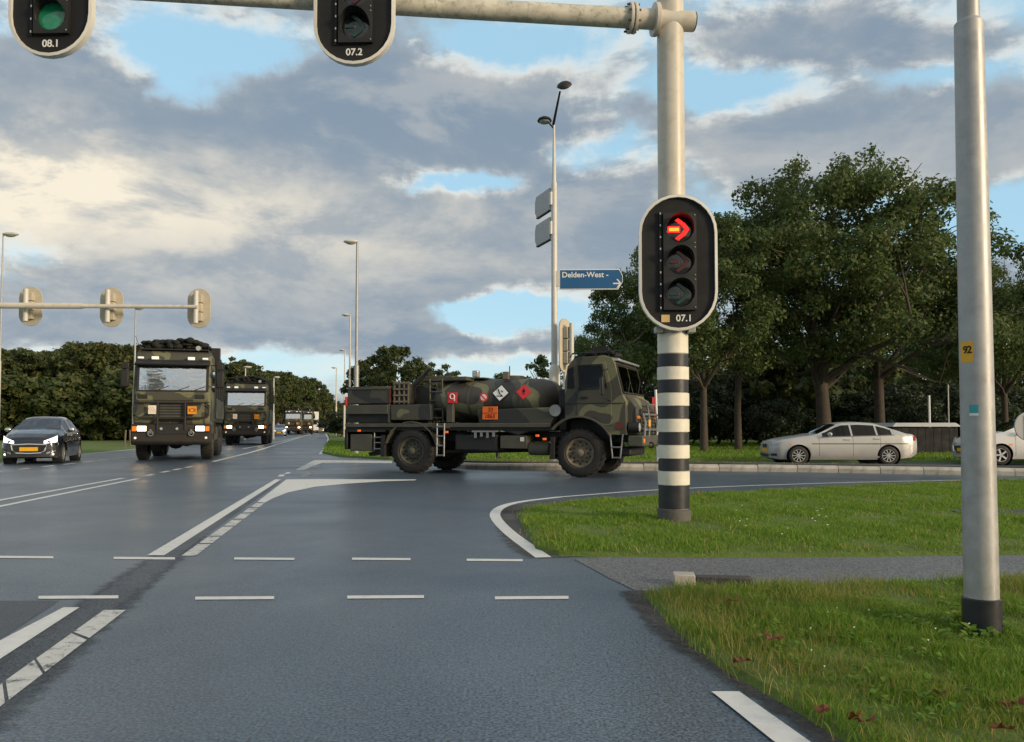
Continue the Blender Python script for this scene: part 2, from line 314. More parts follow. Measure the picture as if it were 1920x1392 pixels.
MAT = dict(
    asphalt=asphalt('asphalt', (.072, .104, .143), (.28, .44), tracks=True), asphalt_fade=asphalt('asphalt_stain', (.055, .066, .082), (.5, .7), fade=True), dirt_fade=asphalt('verge_soil', (.052, .047, .040), (.75, .95), .4, .8, 45, True), asphalt_dark=asphalt('asphalt_dark', (.034, .042, .054), (.35, .55)),
    path=asphalt('path_asphalt', (.135, .138, .148), (.55, .7)), dirt=asphalt('verge_dirt', (.05, .046, .04), (.8, .95), .4, .7, 60),
    mark=roadpaint('road_paint', (.72, .72, .70), .42), markworn=roadpaint('road_paint_worn', (.66, .66, .63), .56), markfaint=roadpaint('road_paint_faint', (.45, .46, .46), .66),
    kerb=paint('kerb_concrete', (.46, .43, .37), .8, var=.25, scale=2, dirt=(.2, .19, .16), bmp=.3),
    white=paint('mast_white', (.60, .56, .48), .42, var=.08, scale=1.5, dirt=(.42, .38, .30)), cream=paint('lamp_white', (.62, .60, .55), .4, var=.08),
    mossy=paint('mossy_white', (.58, .55, .46), .5, var=.2, scale=4, dirt=(.10, .11, .05)),
    black=paint('black_plastic', (.006, .0065, .008), .75, var=.3), bandblack=paint('band_black', (.022, .024, .03), .45, var=.3, scale=6), bandwhite=paint('band_white', (.74, .70, .60), .5, var=.1, scale=6),
    rim=paint('board_rim', (.74, .72, .66), .4, var=.08), galv=paint('galvanised_steel', (.40, .40, .39), .48, .35, .18, 9), steel=paint('steel', (.3, .3, .3), .4, .6),
    rubber=paint('rubber', (.018, .017, .016), .75, var=.35, scale=5, dirt=(.045, .04, .034)), dark=paint('dark_parts', (.014, .014, .014), .6, var=.4), rust=paint('base_steel', (.10, .095, .09), .7, var=.3, scale=8),
    bark=paint('bark', (.060, .046, .034), .9, var=.5, scale=5, bmp=.6), back=paint('board_back', (.50, .45, .35), .6, var=.1, scale=4),
    blue=paint('sign_blue', (.012, .10, .26), .35, var=.08), signwhite=paint('sign_white', (.78, .78, .76), .35, var=.04), signgrey=paint('sign_back', (.42, .42, .44), .55, 0, .05),
    amberplate=paint('plate_amber', (.80, .30, .02), .5, var=.1), orange=paint('plate_orange', (.85, .17, .015), .5, var=.1), yellow=paint('plate_yellow', (.80, .42, .02), .5, var=.06), red=paint('placard_red', (.72, .03, .035), .45, var=.08),
    greygreen=paint('plain_green', (.075, .074, .055), .65, var=.25, scale=4, dirt=(.075, .065, .05)), chrome=paint('chrome', (.75, .75, .75), .15, 1.0, .03), tealsticker=paint('sticker_teal', (.05, .33, .38), .5, var=.15), tan=paint('sticker_tan', (.62, .45, .18), .5),
    hlamp=glow_mat('headlight_lit', (.9, .9, .9), (1, .68, .36), 6.5), hlampcar=glow_mat('car_light_lit', (.7, .7, .7), (.95, .97, 1), .8), amber=glow_mat('amber_lamp', (.7, .2, .02), (1, .25, .02), .12), ambertail=glow_mat('side_marker', (.8, .15, .03), (1, .16, .03), .18),
    marker=glow_mat('marker_lamp', (.7, .7, .66), (1, .95, .85), .2), clearlamp=paint('lamp_glass', (.45, .47, .48), .15, .3, .1), maroon=paint('maroon', (.085, .016, .014), .5, var=.3), taillamp=paint('tail_lamp', (.26, .010, .012), .2, var=.15),
    redlit=glow_mat('red_arrow_lit', (.2, .0, .0), (1, .006, .004), 2.2), hotlit=glow_mat('arrow_core_lit', (.3, .05, .0), (1, .13, .012), 2.2), lensdark=paint('lens_dark', (.010, .010, .011), .14, coat=.6), lensred=paint('lens_red_off', (.07, .012, .014), .25), lensgreen=paint('lens_green_off', (.012, .05, .04), .22), lensgreen2=paint('lens_green_round', (.008, .24, .11), .18, coat=1.0),
    glass=glass_mat('car_glass', (.26, .30, .31), .30), carscreen=glass_mat('car_windscreen', (.22, .26, .28), .55), glassdark=glass_mat('truck_glass', (.06, .07, .07), .28), screen=glass_mat('truck_windscreen', (.05, .06, .06), .88, .007),
    silver=car_paint('silver_paint', (.46, .455, .44), .34, .2, .5), whitecar=car_paint('white_car_paint', (.66, .65, .62), .3, 0, .6), navy=car_paint('dark_car_paint', (.010, .014, .026), .22, .2, 1.0), greycar=paint('grey_blue_car_paint', (.16, .2, .25), .3, .3, .05, coat=.6),
    alloy=paint('alloy', (.55, .55, .54), .35, .7, .08), hub=paint('hub_khaki', (.17, .145, .10), .7, var=.4, scale=9), cabin=paint('cabin_trim', (.035, .035, .038), .7),
    net=paint('camouflage_net', (.014, .016, .012), .95, var=.6, scale=9, bmp=.8), brick=paint('brick_wall', (.11, .062, .05), .85, var=.25, scale=6), roof=paint('roof_tile', (.12, .115, .115), .75, var=.25, scale=3), shedroof=paint('pale_roof', (.50, .52, .55), .5, var=.12), shed=paint('shed_dark', (.016, .020, .024), .6), wood=paint('fence_wood', (.16, .13, .10), .85),
    leaf_l=leafmat('leaf_wood', (.044, .078, .022), (.084, .122, .034), (.16, .14, .04), .4), leaf_l2=leafmat('leaf_wood_autumn', (.045, .066, .018), (.085, .105, .027), (.16, .13, .032), .35), leaf_r=leafmat('leaf_oak', (.054, .098, .027), (.105, .158, .045), (.18, .195, .06), .42), leaf_h=leafmat('leaf_hedge', (.02, .036, .014), (.035, .055, .02), (.05, .07, .024)),
    blade=leafmat('grass_blade', (.11, .215, .018), (.17, .315, .028), (.30, .35, .06), .45), bladedry=leafmat('grass_blade_dry', (.15, .19, .025), (.27, .26, .06), (.46, .36, .14), .45), deadleaf=leafmat('dead_leaf', (.12, .035, .012), (.17, .055, .02), (.2, .09, .03)), petal=paint('petal', (.8, .8, .74), .6), petaly=paint('petal_yellow', (.75, .6, .03), .6),
    plate_white=paint('plate_white', (.75, .74, .66), .5, var=.05), camo=camo('camo_tanker', 1.3, .95), camo2=camo('camo_truck', 6.4, 1.35, .92), grime=paint('grimy_bumper', (.024, .020, .017), .7, var=.35, scale=4, dirt=(.036, .03, .025)))
def groundmat(name, c0, c1, c2):
    m, t, b = newmat(name); o = coords(t); n = texn(t, o, .7, 6, .65, .4); f = texn(t, o, 45, 4, .7)
    cc = mixc(t, .5, ramp(t, n, [(.3, c0), (.55, c1), (.75, c2)]), ramp(t, f, [(.3, c0), (.5, c1), (.75, c2)])); t.links.new(cc, b.inputs['Base Color']); b.inputs['Roughness'].default_value = .9
    bump(t, b, f, .8, .04); return m
MAT['turf'] = groundmat('turf', (.065, .105, .014), (.115, .185, .024), (.17, .20, .04))
MAT['field'] = groundmat('field_grass', (.08, .12, .02), (.12, .18, .03), (.17, .20, .05))
# ================================================================ SETTING
def sheet(name, pts, z, mat, parent=None, kind='structure', skirt=None, out=0.06):
    """flat polygon at height z; skirt = lower height of a sloping rim"""
    bm = bmesh.new(); pts = [Vector((p[0], p[1], 0)) for p in pts]
    ar = sum(pts[i].x * pts[(i + 1) % len(pts)].y - pts[(i + 1) % len(pts)].x * pts[i].y for i in range(len(pts)))
    if ar < 0: pts = pts[::-1]
    top = [bm.verts.new((p.x, p.y, z)) for p in pts]; tris = __import__('mathutils').geometry.tessellate_polygon([pts])
    for t3 in tris:
        try: bm.faces.new([top[k] for k in t3])
        except ValueError: pass
    if skirt is not None:
        n = len(pts); low = []
        for i, p in enumerate(pts):
            d = (pts[(i + 1) % n] - pts[i - 1]).normalized(); low.append(bm.verts.new((p.x + d.y * out, p.y - d.x * out, skirt)))
        for i in range(n): bm.faces.new((top[i], low[i], low[(i + 1) % n], top[(i + 1) % n]))
    bmesh.ops.recalc_face_normals(bm, faces=bm.faces)
    if sum(f.normal.z for f in bm.faces) < 0: bmesh.ops.reverse_faces(bm, faces=bm.faces)
    me = bpy.data.meshes.new(name); bm.to_mesh(me); bm.free(); me.materials.append(mat)
    o = bpy.data.objects.new(name, me); col.objects.link(o)
    if parent: o.parent = parent
    elif kind: o['kind'] = kind
    return o
def pix(lst, z=0.0): return [G(x, y, z) for x, y in lst]
def smoothline(pts, k=3):
    for _ in range(k):
        q = [pts[0]]
        for a, b in zip(pts[:-1], pts[1:]): q += [a.lerp(b, .25), a.lerp(b, .75)]
        pts = q + [pts[-1]]
    return pts
V2 = lambda x, y: Vector((x, y, 0))
sheet('ground', [V2(-2500, -600), V2(2500, -600), V2(2500, 4000), V2(-2500, 4000)], -0.06, MAT['field'])
left_edge = [V2(-10.5, -25), V2(-13, 0), V2(-14.8, 14)] + smoothline(pix([(0, 868), (240, 843), (400, 826), (470, 815), (520, 808)]), 2)
far_right = smoothline(pix([(575, 806.6), (600, 809.5), (612, 813), (619, 822), (612, 835), (603, 850)]), 2)
road = sheet('road', left_edge + far_right + [G(640, 856), V2(6, 30), V2(60, 33), V2(60, -25)], 0.0, MAT['asphalt'])
def strip(name, pts, width, z=.004, mat='mark', parent=None):
    """painted line along ground points; width in metres or a (start, end) pair"""
    n = len(pts); w0, w1 = width if isinstance(width, tuple) else (width, width); vs = []; fs = []
    if MAT[mat].name in ('asphalt_stain', 'verge_soil'):            # five columns, fading to the rim
        fd = []
        for i, p in enumerate(pts):
            d = (pts[min(i + 1, n - 1)] - pts[max(i - 1, 0)]).normalized(); nrm = Vector((-d.y, d.x, 0)); wd = w0 + (w1 - w0) * i / (n - 1)
            for c in (-.5, -.25, 0, .25, .5): vs.append((p + nrm * wd * c)[:2] + (z,)); fd.append(0.0 if abs(c) > .4 or i in (0, n - 1) else (.45 if c else .75))
        fs = [(5 * i + k, 5 * i + k + 1, 5 * i + k + 6, 5 * i + k + 5) for i in range(n - 1) for k in range(4)]
        o = MB().add(vs, fs).build(name, MAT[mat], parent or road, smooth=0); a_ = o.data.attributes.new('fade', 'FLOAT', 'POINT'); a_.data.foreach_set('value', fd); return o
    for i, p in enumerate(pts):
        d = (pts[min(i + 1, n - 1)] - pts[max(i - 1, 0)]).normalized(); nrm = Vector((-d.y, d.x, 0)); wd = (w0 + (w1 - w0) * i / (n - 1)) / 2
        vs += [(p + nrm * wd)[:2] + (z,), (p - nrm * wd)[:2] + (z,)]
    for i in range(n - 1): fs.append((2 * i, 2 * i + 1, 2 * i + 3, 2 * i + 2))
    return MB().add(vs, fs).build(name, MAT[mat], parent or road, smooth=0)
def patch(name, px, z=.004, mat='mark'): return sheet(name, pix(px), z, MAT[mat], parent=road, kind=None)
# darker seam between the lanes, repaired patch on the left, dirt along the verge
strip('asphalt_seam', pix([(-220, 1450), (-80, 1344), (60, 1238), (160, 1161), (255, 1088), (345, 1020), (400, 978)]), (.66, .38), .002, 'asphalt_fade')
strip('asphalt_seam', pix([(330, 1032), (430, 965), (520, 903)]), .16, .0025, 'asphalt_dark')
patch('asphalt_repair', [(-60, 1127), (112, 1127), (-10, 1206), (-500, 1500), (-900, 1500), (-500, 1150)], .0015, 'asphalt_dark')
# lane lines
patch('lane_line', [(276, 1042), (308, 1042), (527, 899.5), (516, 899.5)])
patch('lane_line', [(119, 1140), (149, 1140), (-3, 1239), (-160, 1344), (-160, 1304), (-3, 1204)])
def broken(a0, a1, b0, b1, cuts, mat):
    """a worn line in pieces; a0-a1 near edge ends, b0-b1 far edge ends"""
    for s, e in cuts:
        L0 = lambda p, q, t: (p[0] + (q[0] - p[0]) * t, p[1] + (q[1] - p[1]) * t)
        patch('lane_line', [L0(a0, b0, s), L0(a1, b1, s), L0(a1, b1, e), L0(a0, b0, e)], .004, mat)
broken((195, 1145), (236, 1145), (-10, 1292), (-8, 1333), [(0, .28), (.3, .62), (.64, .9), (.93, 1)], 'markworn')
broken((-12, 1294), (-10, 1335), (-210, 1440), (-210, 1500), [(0, .5), (.55, 1)], 'markworn')
broken((340, 1043), (367, 1043), (480, 944), (496, 944), [(0, .22), (.24, .36), (.38, .55), (.57, .68), (.70, .8), (.82, .9), (.92, 1)], 'markworn')
patch('splitter_marking', [(482, 942), (500, 928), (537, 899.5), (600, 898.8), (690, 899.4), (780, 899.6), (780, 901.2), (720, 903), (650, 907.6), (590, 913.5), (540, 924), (512, 935), (497, 943)])
patch('lane_dash', [(520, 894), (531, 894), (535, 890.5), (525, 890.5)]); patch('lane_dash', [(532, 889), (541, 889), (546, 886), (538, 886)])
patch('side_marking', [(553, 882), (590, 863), (735, 864.5), (735, 869), (640, 868), (603, 868.5), (570, 882)], .004, 'markworn')
strip('faint_line', pix([(567, 895), (585, 884), (605, 872)]), .14, .003, 'markfaint')
# cycle crossing dashes
for x0, x1, y in [(-130, -16, 1044), (-2, 100, 1045.5), (213, 328, 1047.5), (439, 552, 1048.5), (660, 770, 1049), (875, 980, 1051)]:
    patch('crossing_dash', [(x0, y - 2.4), (x1, y - 1.4), (x1, y + 2.6), (x0, y + 1.8)])
for x0, x1, y in [(-210, -70, 1122), (72, 222, 1121), (366, 514, 1122.5), (651, 795, 1120.5), (928, 1066, 1122)]:
    patch('crossing_dash', [(x0, y - 2.4), (x1, y - 3.4), (x1, y + 2.2), (x0, y + 3.2)])
# oncoming side
strip('double_line', pix([(-260, 986), (0, 938.5), (231, 897)]), .12); strip('double_line', pix([(-260, 1003), (0, 950), (259, 898)]), .12)
for x, y in [(281, 891), (310, 885), (332, 880.5), (355, 876)]: strip('lane_dash', pix([(x - 7, y + 1.4), (x + 7, y - 1.4)]), .12)
for x, y in [(-60, 893), (-8, 886), (45, 879.5), (90, 874.5), (130, 870), (165, 866), (195, 862.5), (222, 859.5)]: strip('lane_dash', pix([(x - 11, y + 1.3), (x + 11, y - 1.3)]), .12)
strip('edge_line', pix([(-200, 888), (0, 867), (130, 854), (240, 844), (400, 827.5), (470, 816)]), .14)
strip('far_line', smoothline(pix([(400, 866), (440, 856), (478, 847), (530, 830.5), (568, 818.6), (590, 812)])), .17)
strip('far_line', pix([(455, 842), (500, 834), (560, 820)]), .14)
strip('edge_line', smoothline(pix([(601, 852), (610, 838), (617, 824), (611, 814)])), .15)
# side road edge line and thick turning line
strip('turn_line', smoothline(pix([(1019, 1046), (985, 1022), (955, 1000), (932, 977), (926, 963), (940, 950), (975, 941), (1050, 932.5)])), (.15, .14))
strip('edge_line', smoothline(pix([(1050, 932.5), (1240, 917.5), (1560, 905.5), (1920, 898.5), (2300, 894)])), .10)
patch('edge_line', [(1334, 1299.5), (1386, 1299.5), (1516, 1392), (1800, 1600), (1740, 1600), (1449, 1392)], .0075)
# verge dirt band
strip('verge_dirt', smoothline(pix([(1196, 1108), (1222, 1134), (1272, 1188), (1395, 1262), (1535, 1340), (1660, 1420), (1900, 1600)]), 2), (.34, .52), .0052, 'dirt_fade')
strip('verge_dirt', smoothline(pix([(1045, 1047), (1000, 1026), (975, 990), (965, 962), (985, 948), (1060, 940)]), 2), .7, .0025, 'dirt_fade')
# cycle path
sheet('cycle_path', pix([(1140, 1045), (1075, 1049), (1100, 1062), (1140, 1084), (1190, 1108), (1225, 1121), (1300, 1110), (2600, 1096), (2600, 1036), (1500, 1040)]), .004, MAT['path'])
# verges
mid_px = [(985, 985), (1012, 1030), (1050, 1042), (1300, 1046), (1650, 1044), (1920, 1040), (2400, 1036), (2400, 890), (1920, 902.5), (1600, 914), (1300, 929), (1130, 940), (1040, 949), (990, 957), (976, 968)]
near_px = [(1222, 1124), (1300, 1114), (1400, 1108), (1650, 1099), (1920, 1094), (2500, 1090), (2500, 1720), (2000, 1720), (1640, 1418), (1490, 1325), (1360, 1252), (1272, 1178)]
far_pts = pix([(619, 822), (612, 836), (605, 850), (640, 857.5), (730, 862.5), (850, 864.5), (960, 865.5), (1430, 866), (1920, 868)]) + [V2(40, 26.5), V2(60, 26)]
far_poly = far_pts + [V2(60, 140), V2(-10, 140), G(615, 813), ]
mid_poly, near_poly = pix(mid_px), pix(near_px)
sheet('middle_verge', mid_poly, .035, MAT['turf'], skirt=-.01); sheet('near_verge', near_poly, .03, MAT['turf'], skirt=-.01); sheet('far_verge', far_poly, .08, MAT['turf'], skirt=-.01)
left_poly = [V2(-13.3, 0), V2(-15.1, 14)] + pix([(0, 867), (240, 842.4), (400, 825.5), (470, 814.5)]) + [V2(-90, 124), V2(-90, 0)]
sheet('left_verge', left_poly, .012, MAT['field'], skirt=-.05)
# kerb of the median island, stone by stone
kerb = empty('kerb', (0, 0, 0)); kerb['kind'] = 'structure'
kl = smoothline(pix([(842, 877), (870, 880), (950, 881.5), (1200, 882.5), (1430, 884.5), (1700, 889), (1920, 893), (2300, 899)]), 3)
acc = 0.0; marks = [kl[0].copy()]
for a, b in zip(kl[:-1], kl[1:]):
    seg = (b - a).length; d = (b - a) / max(seg, 1e-6); t = 0.0
    while acc + (seg - t) >= 1.0: t += 1.0 - acc; marks.append(a + d * t); acc = 0.0
    acc += seg - t
stone_mesh = None
for i, (a, b) in enumerate(zip(marks[:-1], marks[1:])):
    d = b - a; o = None
    if stone_mesh is None:
        poly = [(0, -.02), (.0, .105), (.04, .150), (.10, .165), (.50, .17), (.50, -.02)]
        o = MB().prism(poly, 0, .004, .992).build('kerb_stone', MAT['kerb'], kerb, bevel=.008); stone_mesh = o.data
    else:
        o = bpy.data.objects.new('kerb_stone', stone_mesh); col.objects.link(o); o.parent = kerb
        bv = o.modifiers.new('bevel', 'BEVEL'); bv.width = .008; bv.segments = 2; bv.limit_method = 'ANGLE'; bv.angle_limit = R(40)
    o.location = (a.x, a.y, random.uniform(-.006, .006)); o.rotation_euler = (random.uniform(-.008, .008), random.uniform(-.004, .004), math.atan2(d.y, d.x)); o.scale = (d.length, 1, 1)
med_poly = kl + [p + Vector((0, 1.15, 0)) for p in kl[::-1]]
med_in = [p + Vector((0, .48, 0)) for p in kl] + [p + Vector((0, 1.15, 0)) for p in kl[::-1]]
sheet('median_strip', med_in, .20, MAT['dirt'], skirt=-.01, out=.02)
# ---------------------------------------------------------------- grass
def inside(P, poly):
    x, y = P[:, 0], P[:, 1]; r = np.zeros(len(P), bool); n = len(poly)
    for i in range(n):
        a, b = poly[i], poly[i - 1]
        c = ((a.y > y) != (b.y > y)) & (x < (b.x - a.x) * (y - a.y) / (b.y - a.y + 1e-12) + a.x); r ^= c
    return r
def edge_dist(P, poly):
    d = np.full(len(P), 1e9)
    for i in range(len(poly)):
        a = np.array(poly[i][:2]); b = np.array(poly[(i + 1) % len(poly)][:2]); ab = b - a; t = np.clip(((P - a) @ ab) / (ab @ ab + 1e-9), 0, 1)
        d = np.minimum(d, np.linalg.norm(P - a - t[:, None] * ab, axis=1))
    return d
def clumpy(P, s, seed):
    r = np.random.default_rng(seed); v = 0
    for k in range(5):
        a = r.uniform(0, 6.28); f = s * (1.7 ** k); v = v + np.sin(P[:, 0] * f * math.cos(a) + P[:, 1] * f * math.sin(a) + r.uniform(0, 6)) / (1.3 ** k)
    return v / 2.2
def grass(name, poly, box, n, h, wd, z, mat, label, cat, tuft=.5, seed=1, overhang=0.0, keep=None):
    r = np.random.default_rng(seed); P = r.uniform((box[0], box[1]), (box[2], box[3]), (n, 2)); m = inside(P, poly)
    if overhang: m |= edge_dist(P, poly) < overhang * r.random(n) ** 2
    # only what the photograph can see, with some margin
    m &= np.abs(P[:, 0]) < P[:, 1] * .72 + 1.0
    cl = clumpy(P, 3.0, seed); m &= (cl + 1.2) * .75 > r.random(n) * 1.1
    if keep is not None: m &= keep(P, r)
    ed = edge_dist(P, poly); m &= (ed > .12) | (r.random(n) < .35 + ed * 4)       # thinner towards the rim
    kq = G(1318, 1098); m &= ~((np.abs(P[:, 0] - kq.x) < .34) & (np.abs(P[:, 1] - kq.y + .08) < .2))
    P = P[m]; cl = cl[m]; n = len(P)
    hh = h * (0.45 + .75 * r.random(n)) * (1 + tuft * np.clip(cl, -.6, 1.4)); a = r.uniform(0, 2 * np.pi, n); ww = wd * r.uniform(.6, 1.3, n)
    lean = hh * r.uniform(.1, .9, n); la = r.uniform(0, 2 * np.pi, n)
    dx, dy = np.cos(a) * ww / 2, np.sin(a) * ww / 2; lx, ly = np.cos(la) * lean, np.sin(la) * lean
    zz = np.full(n, z - .01); v = np.empty((n, 5, 3))
    v[:, 0] = np.c_[P[:, 0] - dx, P[:, 1] - dy, zz]; v[:, 1] = np.c_[P[:, 0] + dx, P[:, 1] + dy, zz]
    v[:, 2] = np.c_[P[:, 0] + dx * .8 + lx * .35, P[:, 1] + dy * .8 + ly * .35, zz + hh * .6]; v[:, 3] = np.c_[P[:, 0] - dx * .8 + lx * .35, P[:, 1] - dy * .8 + ly * .35, zz + hh * .6]
    v[:, 4] = np.c_[P[:, 0] + lx, P[:, 1] + ly, zz + hh]
    b = np.arange(n)[:, None] * 5
    f = np.concatenate([b + [0, 1, 2], b + [0, 2, 3], b + [3, 2, 4]])
    o = np_mesh(name, v.reshape(-1, 3), f, MAT[mat], kind='stuff'); o['label'] = label; o['category'] = cat; return o
grass('near_grass', near_poly, (.6, 2.4, 5.6, 6.9), 190000, .056, .0055, .03, 'blade', 'rough green grass on the near corner verge beside the lamp post', 'grass', .7, 3, .10)
grass('near_dry_grass', near_poly, (.6, 2.4, 5.6, 6.9), 50000, .085, .004, .03, 'bladedry', 'taller dry grass stems along the near verge edge', 'grass', .5, 4, .12, keep=lambda P, r: (edge_dist(P, near_poly) < .55 + .5 * r.random(len(P))) | (clumpy(P, 1.3, 21) > .55) | (r.random(len(P)) < .15))
grass('middle_grass', mid_poly, (0, 7.2, 12.5, 18.5), 330000, .05, .010, .035, 'blade', 'mown green grass on the verge round the striped signal mast', 'grass', .6, 5, .08)
grass('middle_dry_grass', mid_poly, (0, 7.2, 12.5, 18.5), 45000, .055, .009, .035, 'bladedry', 'yellowed grass tips along the rim of the middle verge', 'grass', .6, 6, .14, keep=lambda P, r: (edge_dist(P, mid_poly) < .35) | (r.random(len(P)) < .25))
grass('far_grass', far_poly, (-22, 25, 30, 60), 260000, .10, .03, .08, 'blade', 'grass strip beyond the kerb under the trees', 'grass', .6, 8, .1)
grass('median_grass', med_in, (-2, 22, 20, 26), 9000, .05, .02, .20, 'bladedry', 'thin dry grass on the median strip behind the kerb', 'grass', .6, 12, .02)
# broad weed leaves, fallen leaves, daisies
def scatter_leaves(name, spots, size, mat, label, cat, nper=5, seed=1, up=.03, flat=.4):
    r = np.random.default_rng(seed); vs = []; fs = []
    for (x, y, z) in spots:
        for k in range(nper):
            a = r.uniform(0, 6.28); l = size * r.uniform(.6, 1.3); wq = l * .36; d = np.array([math.cos(a), math.sin(a), r.uniform(.1, flat)]); s = np.array([-math.sin(a), math.cos(a), 0])
            p = np.array([x, y, z + up * r.random()]); b = len(vs); vs += [p, p + d * l * .5 + s * wq, p + d * l + np.array([0, 0, -.3 * l]), p + d * l * .5 - s * wq]; fs.append((b, b + 1, b + 2, b + 3))
    o = np_mesh(name, np.array(vs), np.array(fs), MAT[mat], kind='stuff'); o['label'] = label; o['category'] = cat
rr = np.random.default_rng(5)
lp = G(1845, 1182)
scatter_leaves('weeds', [(lp.x + rr.normal(0, .42), lp.y + rr.normal(-.05, .3), .04) for _ in range(60)], .05, 'blade', 'broad leaved weeds round the foot of the grey lamp post', 'weeds', 6, 2, .05, .9)
scatter_leaves('weeds', [p for p in (tuple(G(rr.uniform(1300, 1900), rr.uniform(1115, 1380)))[:2] + (.05,) for _ in range(170)) if inside(np.array([p[:2]]), near_poly)[0] and edge_dist(np.array([p[:2]]), near_poly)[0] > .25], .034, 'blade', 'small clover and plantain leaves in the near verge', 'weeds', 6, 3, .04, .9)
for i, (px, py, s) in enumerate([(1375, 1130, .075), (1447, 1200, .09), (1395, 1243, .08), (1630, 1356, .07), (1545, 1338, .05), (1905, 1325, .08), (1760, 1305, .05), (1880, 1372, .07), (1605, 1350, .05)]):
    g = G(px, py, .07); mb = MB(); n = 7; a0 = random.random() * 6; cen = (0, 0, .012); ring = []
    for k in range(n * 2):
        a = a0 + math.pi * k / n; q = s * ((.55 + .3 * random.random()) if k % 2 else (.85 + .3 * random.random())) ; ring.append((math.cos(a) * q * .7, math.sin(a) * q * .55, random.uniform(.0, .035)))
    mb.add([cen] + ring, [(0, k + 1, (k + 1) % (2 * n) + 1) for k in range(2 * n)])
    o = mb.build('fallen_leaf', MAT['deadleaf'], smooth=0); o.location = g; o.rotation_euler = (random.uniform(-.5, .2), random.uniform(-.3, .3), 0)
    tag(o, ['small red-brown fallen leaf near the concrete kerb block', 'largest reddish fallen leaf in the middle of the near verge', 'brown fallen leaf at the road edge of the near verge', 'orange-red fallen leaf low in the near verge', 'dull brown fallen leaf left of the orange-red one', 'brown fallen leaf at the right edge below the lamp post', 'brown fallen leaf half hidden in dry grass', 'dark red fallen leaf in the bottom right corner', 'thin curled brown leaf beside the orange-red one'][i], 'leaf', 'fallen leaves in the near verge')
fv = []; ff = []
for i in range(26):
    if i < 15: g = G(rr.uniform(1380, 1560), rr.uniform(945, 1005), .075); s = .016
    else: g = G(rr.uniform(1400, 1900), rr.uniform(1120, 1260), .10); s = .006
    b = len(fv)
    for k in range(6): fv.append((g.x + math.cos(k * 1.047) * s, g.y + math.sin(k * 1.047) * s * .8, g.z + (.005 if k % 2 else -.004)))
    ff.append([b + k for k in range(6)])
o = np_mesh('daisies', np.array(fv), np.array(ff), MAT['petal'], kind='stuff'); o['label'] = 'tiny white daisies dotted over the mown verge'; o['category'] = 'flowers'
# concrete block with dark gully beside the cycle path
kb = empty('kerb_block', G(1318, 1098), R(-7), 'pale concrete kerb block with dark side lying beside the cycle path', 'kerb block')
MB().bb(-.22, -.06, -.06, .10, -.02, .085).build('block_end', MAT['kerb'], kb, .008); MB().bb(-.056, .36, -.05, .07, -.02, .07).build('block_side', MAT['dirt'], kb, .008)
# inspection cover in the middle verge
ic = empty('inspection_cover', G(1880, 962, .04), R(3), 'flat grey inspection cover sunk in the verge behind the lamp post', 'cover')
MB().bb(-.55, .55, -.28, .28, -.02, .012).build('frame', MAT['rust'], ic, .006); MB().bb(-.48, .48, -.22, .22, .0, .018).build('lid', MAT['dirt'], ic, .006)
# ================================================================ SIGNALS, MASTS, LAMPS
def stadium(wd, ht, n=14):
    r = wd / 2; h = ht / 2 - r
    return [(r * math.cos(math.pi * i / n), h + r * math.sin(math.pi * i / n)) for i in range(n + 1)] + [(-r * math.cos(math.pi * i / n), -h - r * math.sin(math.pi * i / n)) for i in range(n + 1)]
def arrow_parts(parent, x, z, r, mat1, mat2, y):
    if mat1 is not mat2: MB().bb(x - r * .86, x + r * .02, y - .003, y + .002, z - r * .23, z + r * .23).build('arrow_halo', mat1, parent, .002)
    MB().bb(x - r * .78, x - r * .05, y - .006, y, z - r * .13, z + r * .13).build('arrow_shaft', mat2, parent, .004)
    pts = [(x - r * .10, z + r * .82), (x + r * .42, z + r * .42), (x + r * .70, z), (x + r * .42, z - r * .42), (x - r * .10, z - r * .82), (x - r * .34, z - r * .68), (x + r * .12, z - r * .32), (x + r * .38, z), (x + r * .12, z + r * .32), (x - r * .34, z + r * .68)]
    MB().prism(pts, 1, y - .006, y).build('arrow_head', mat1, parent, .004)
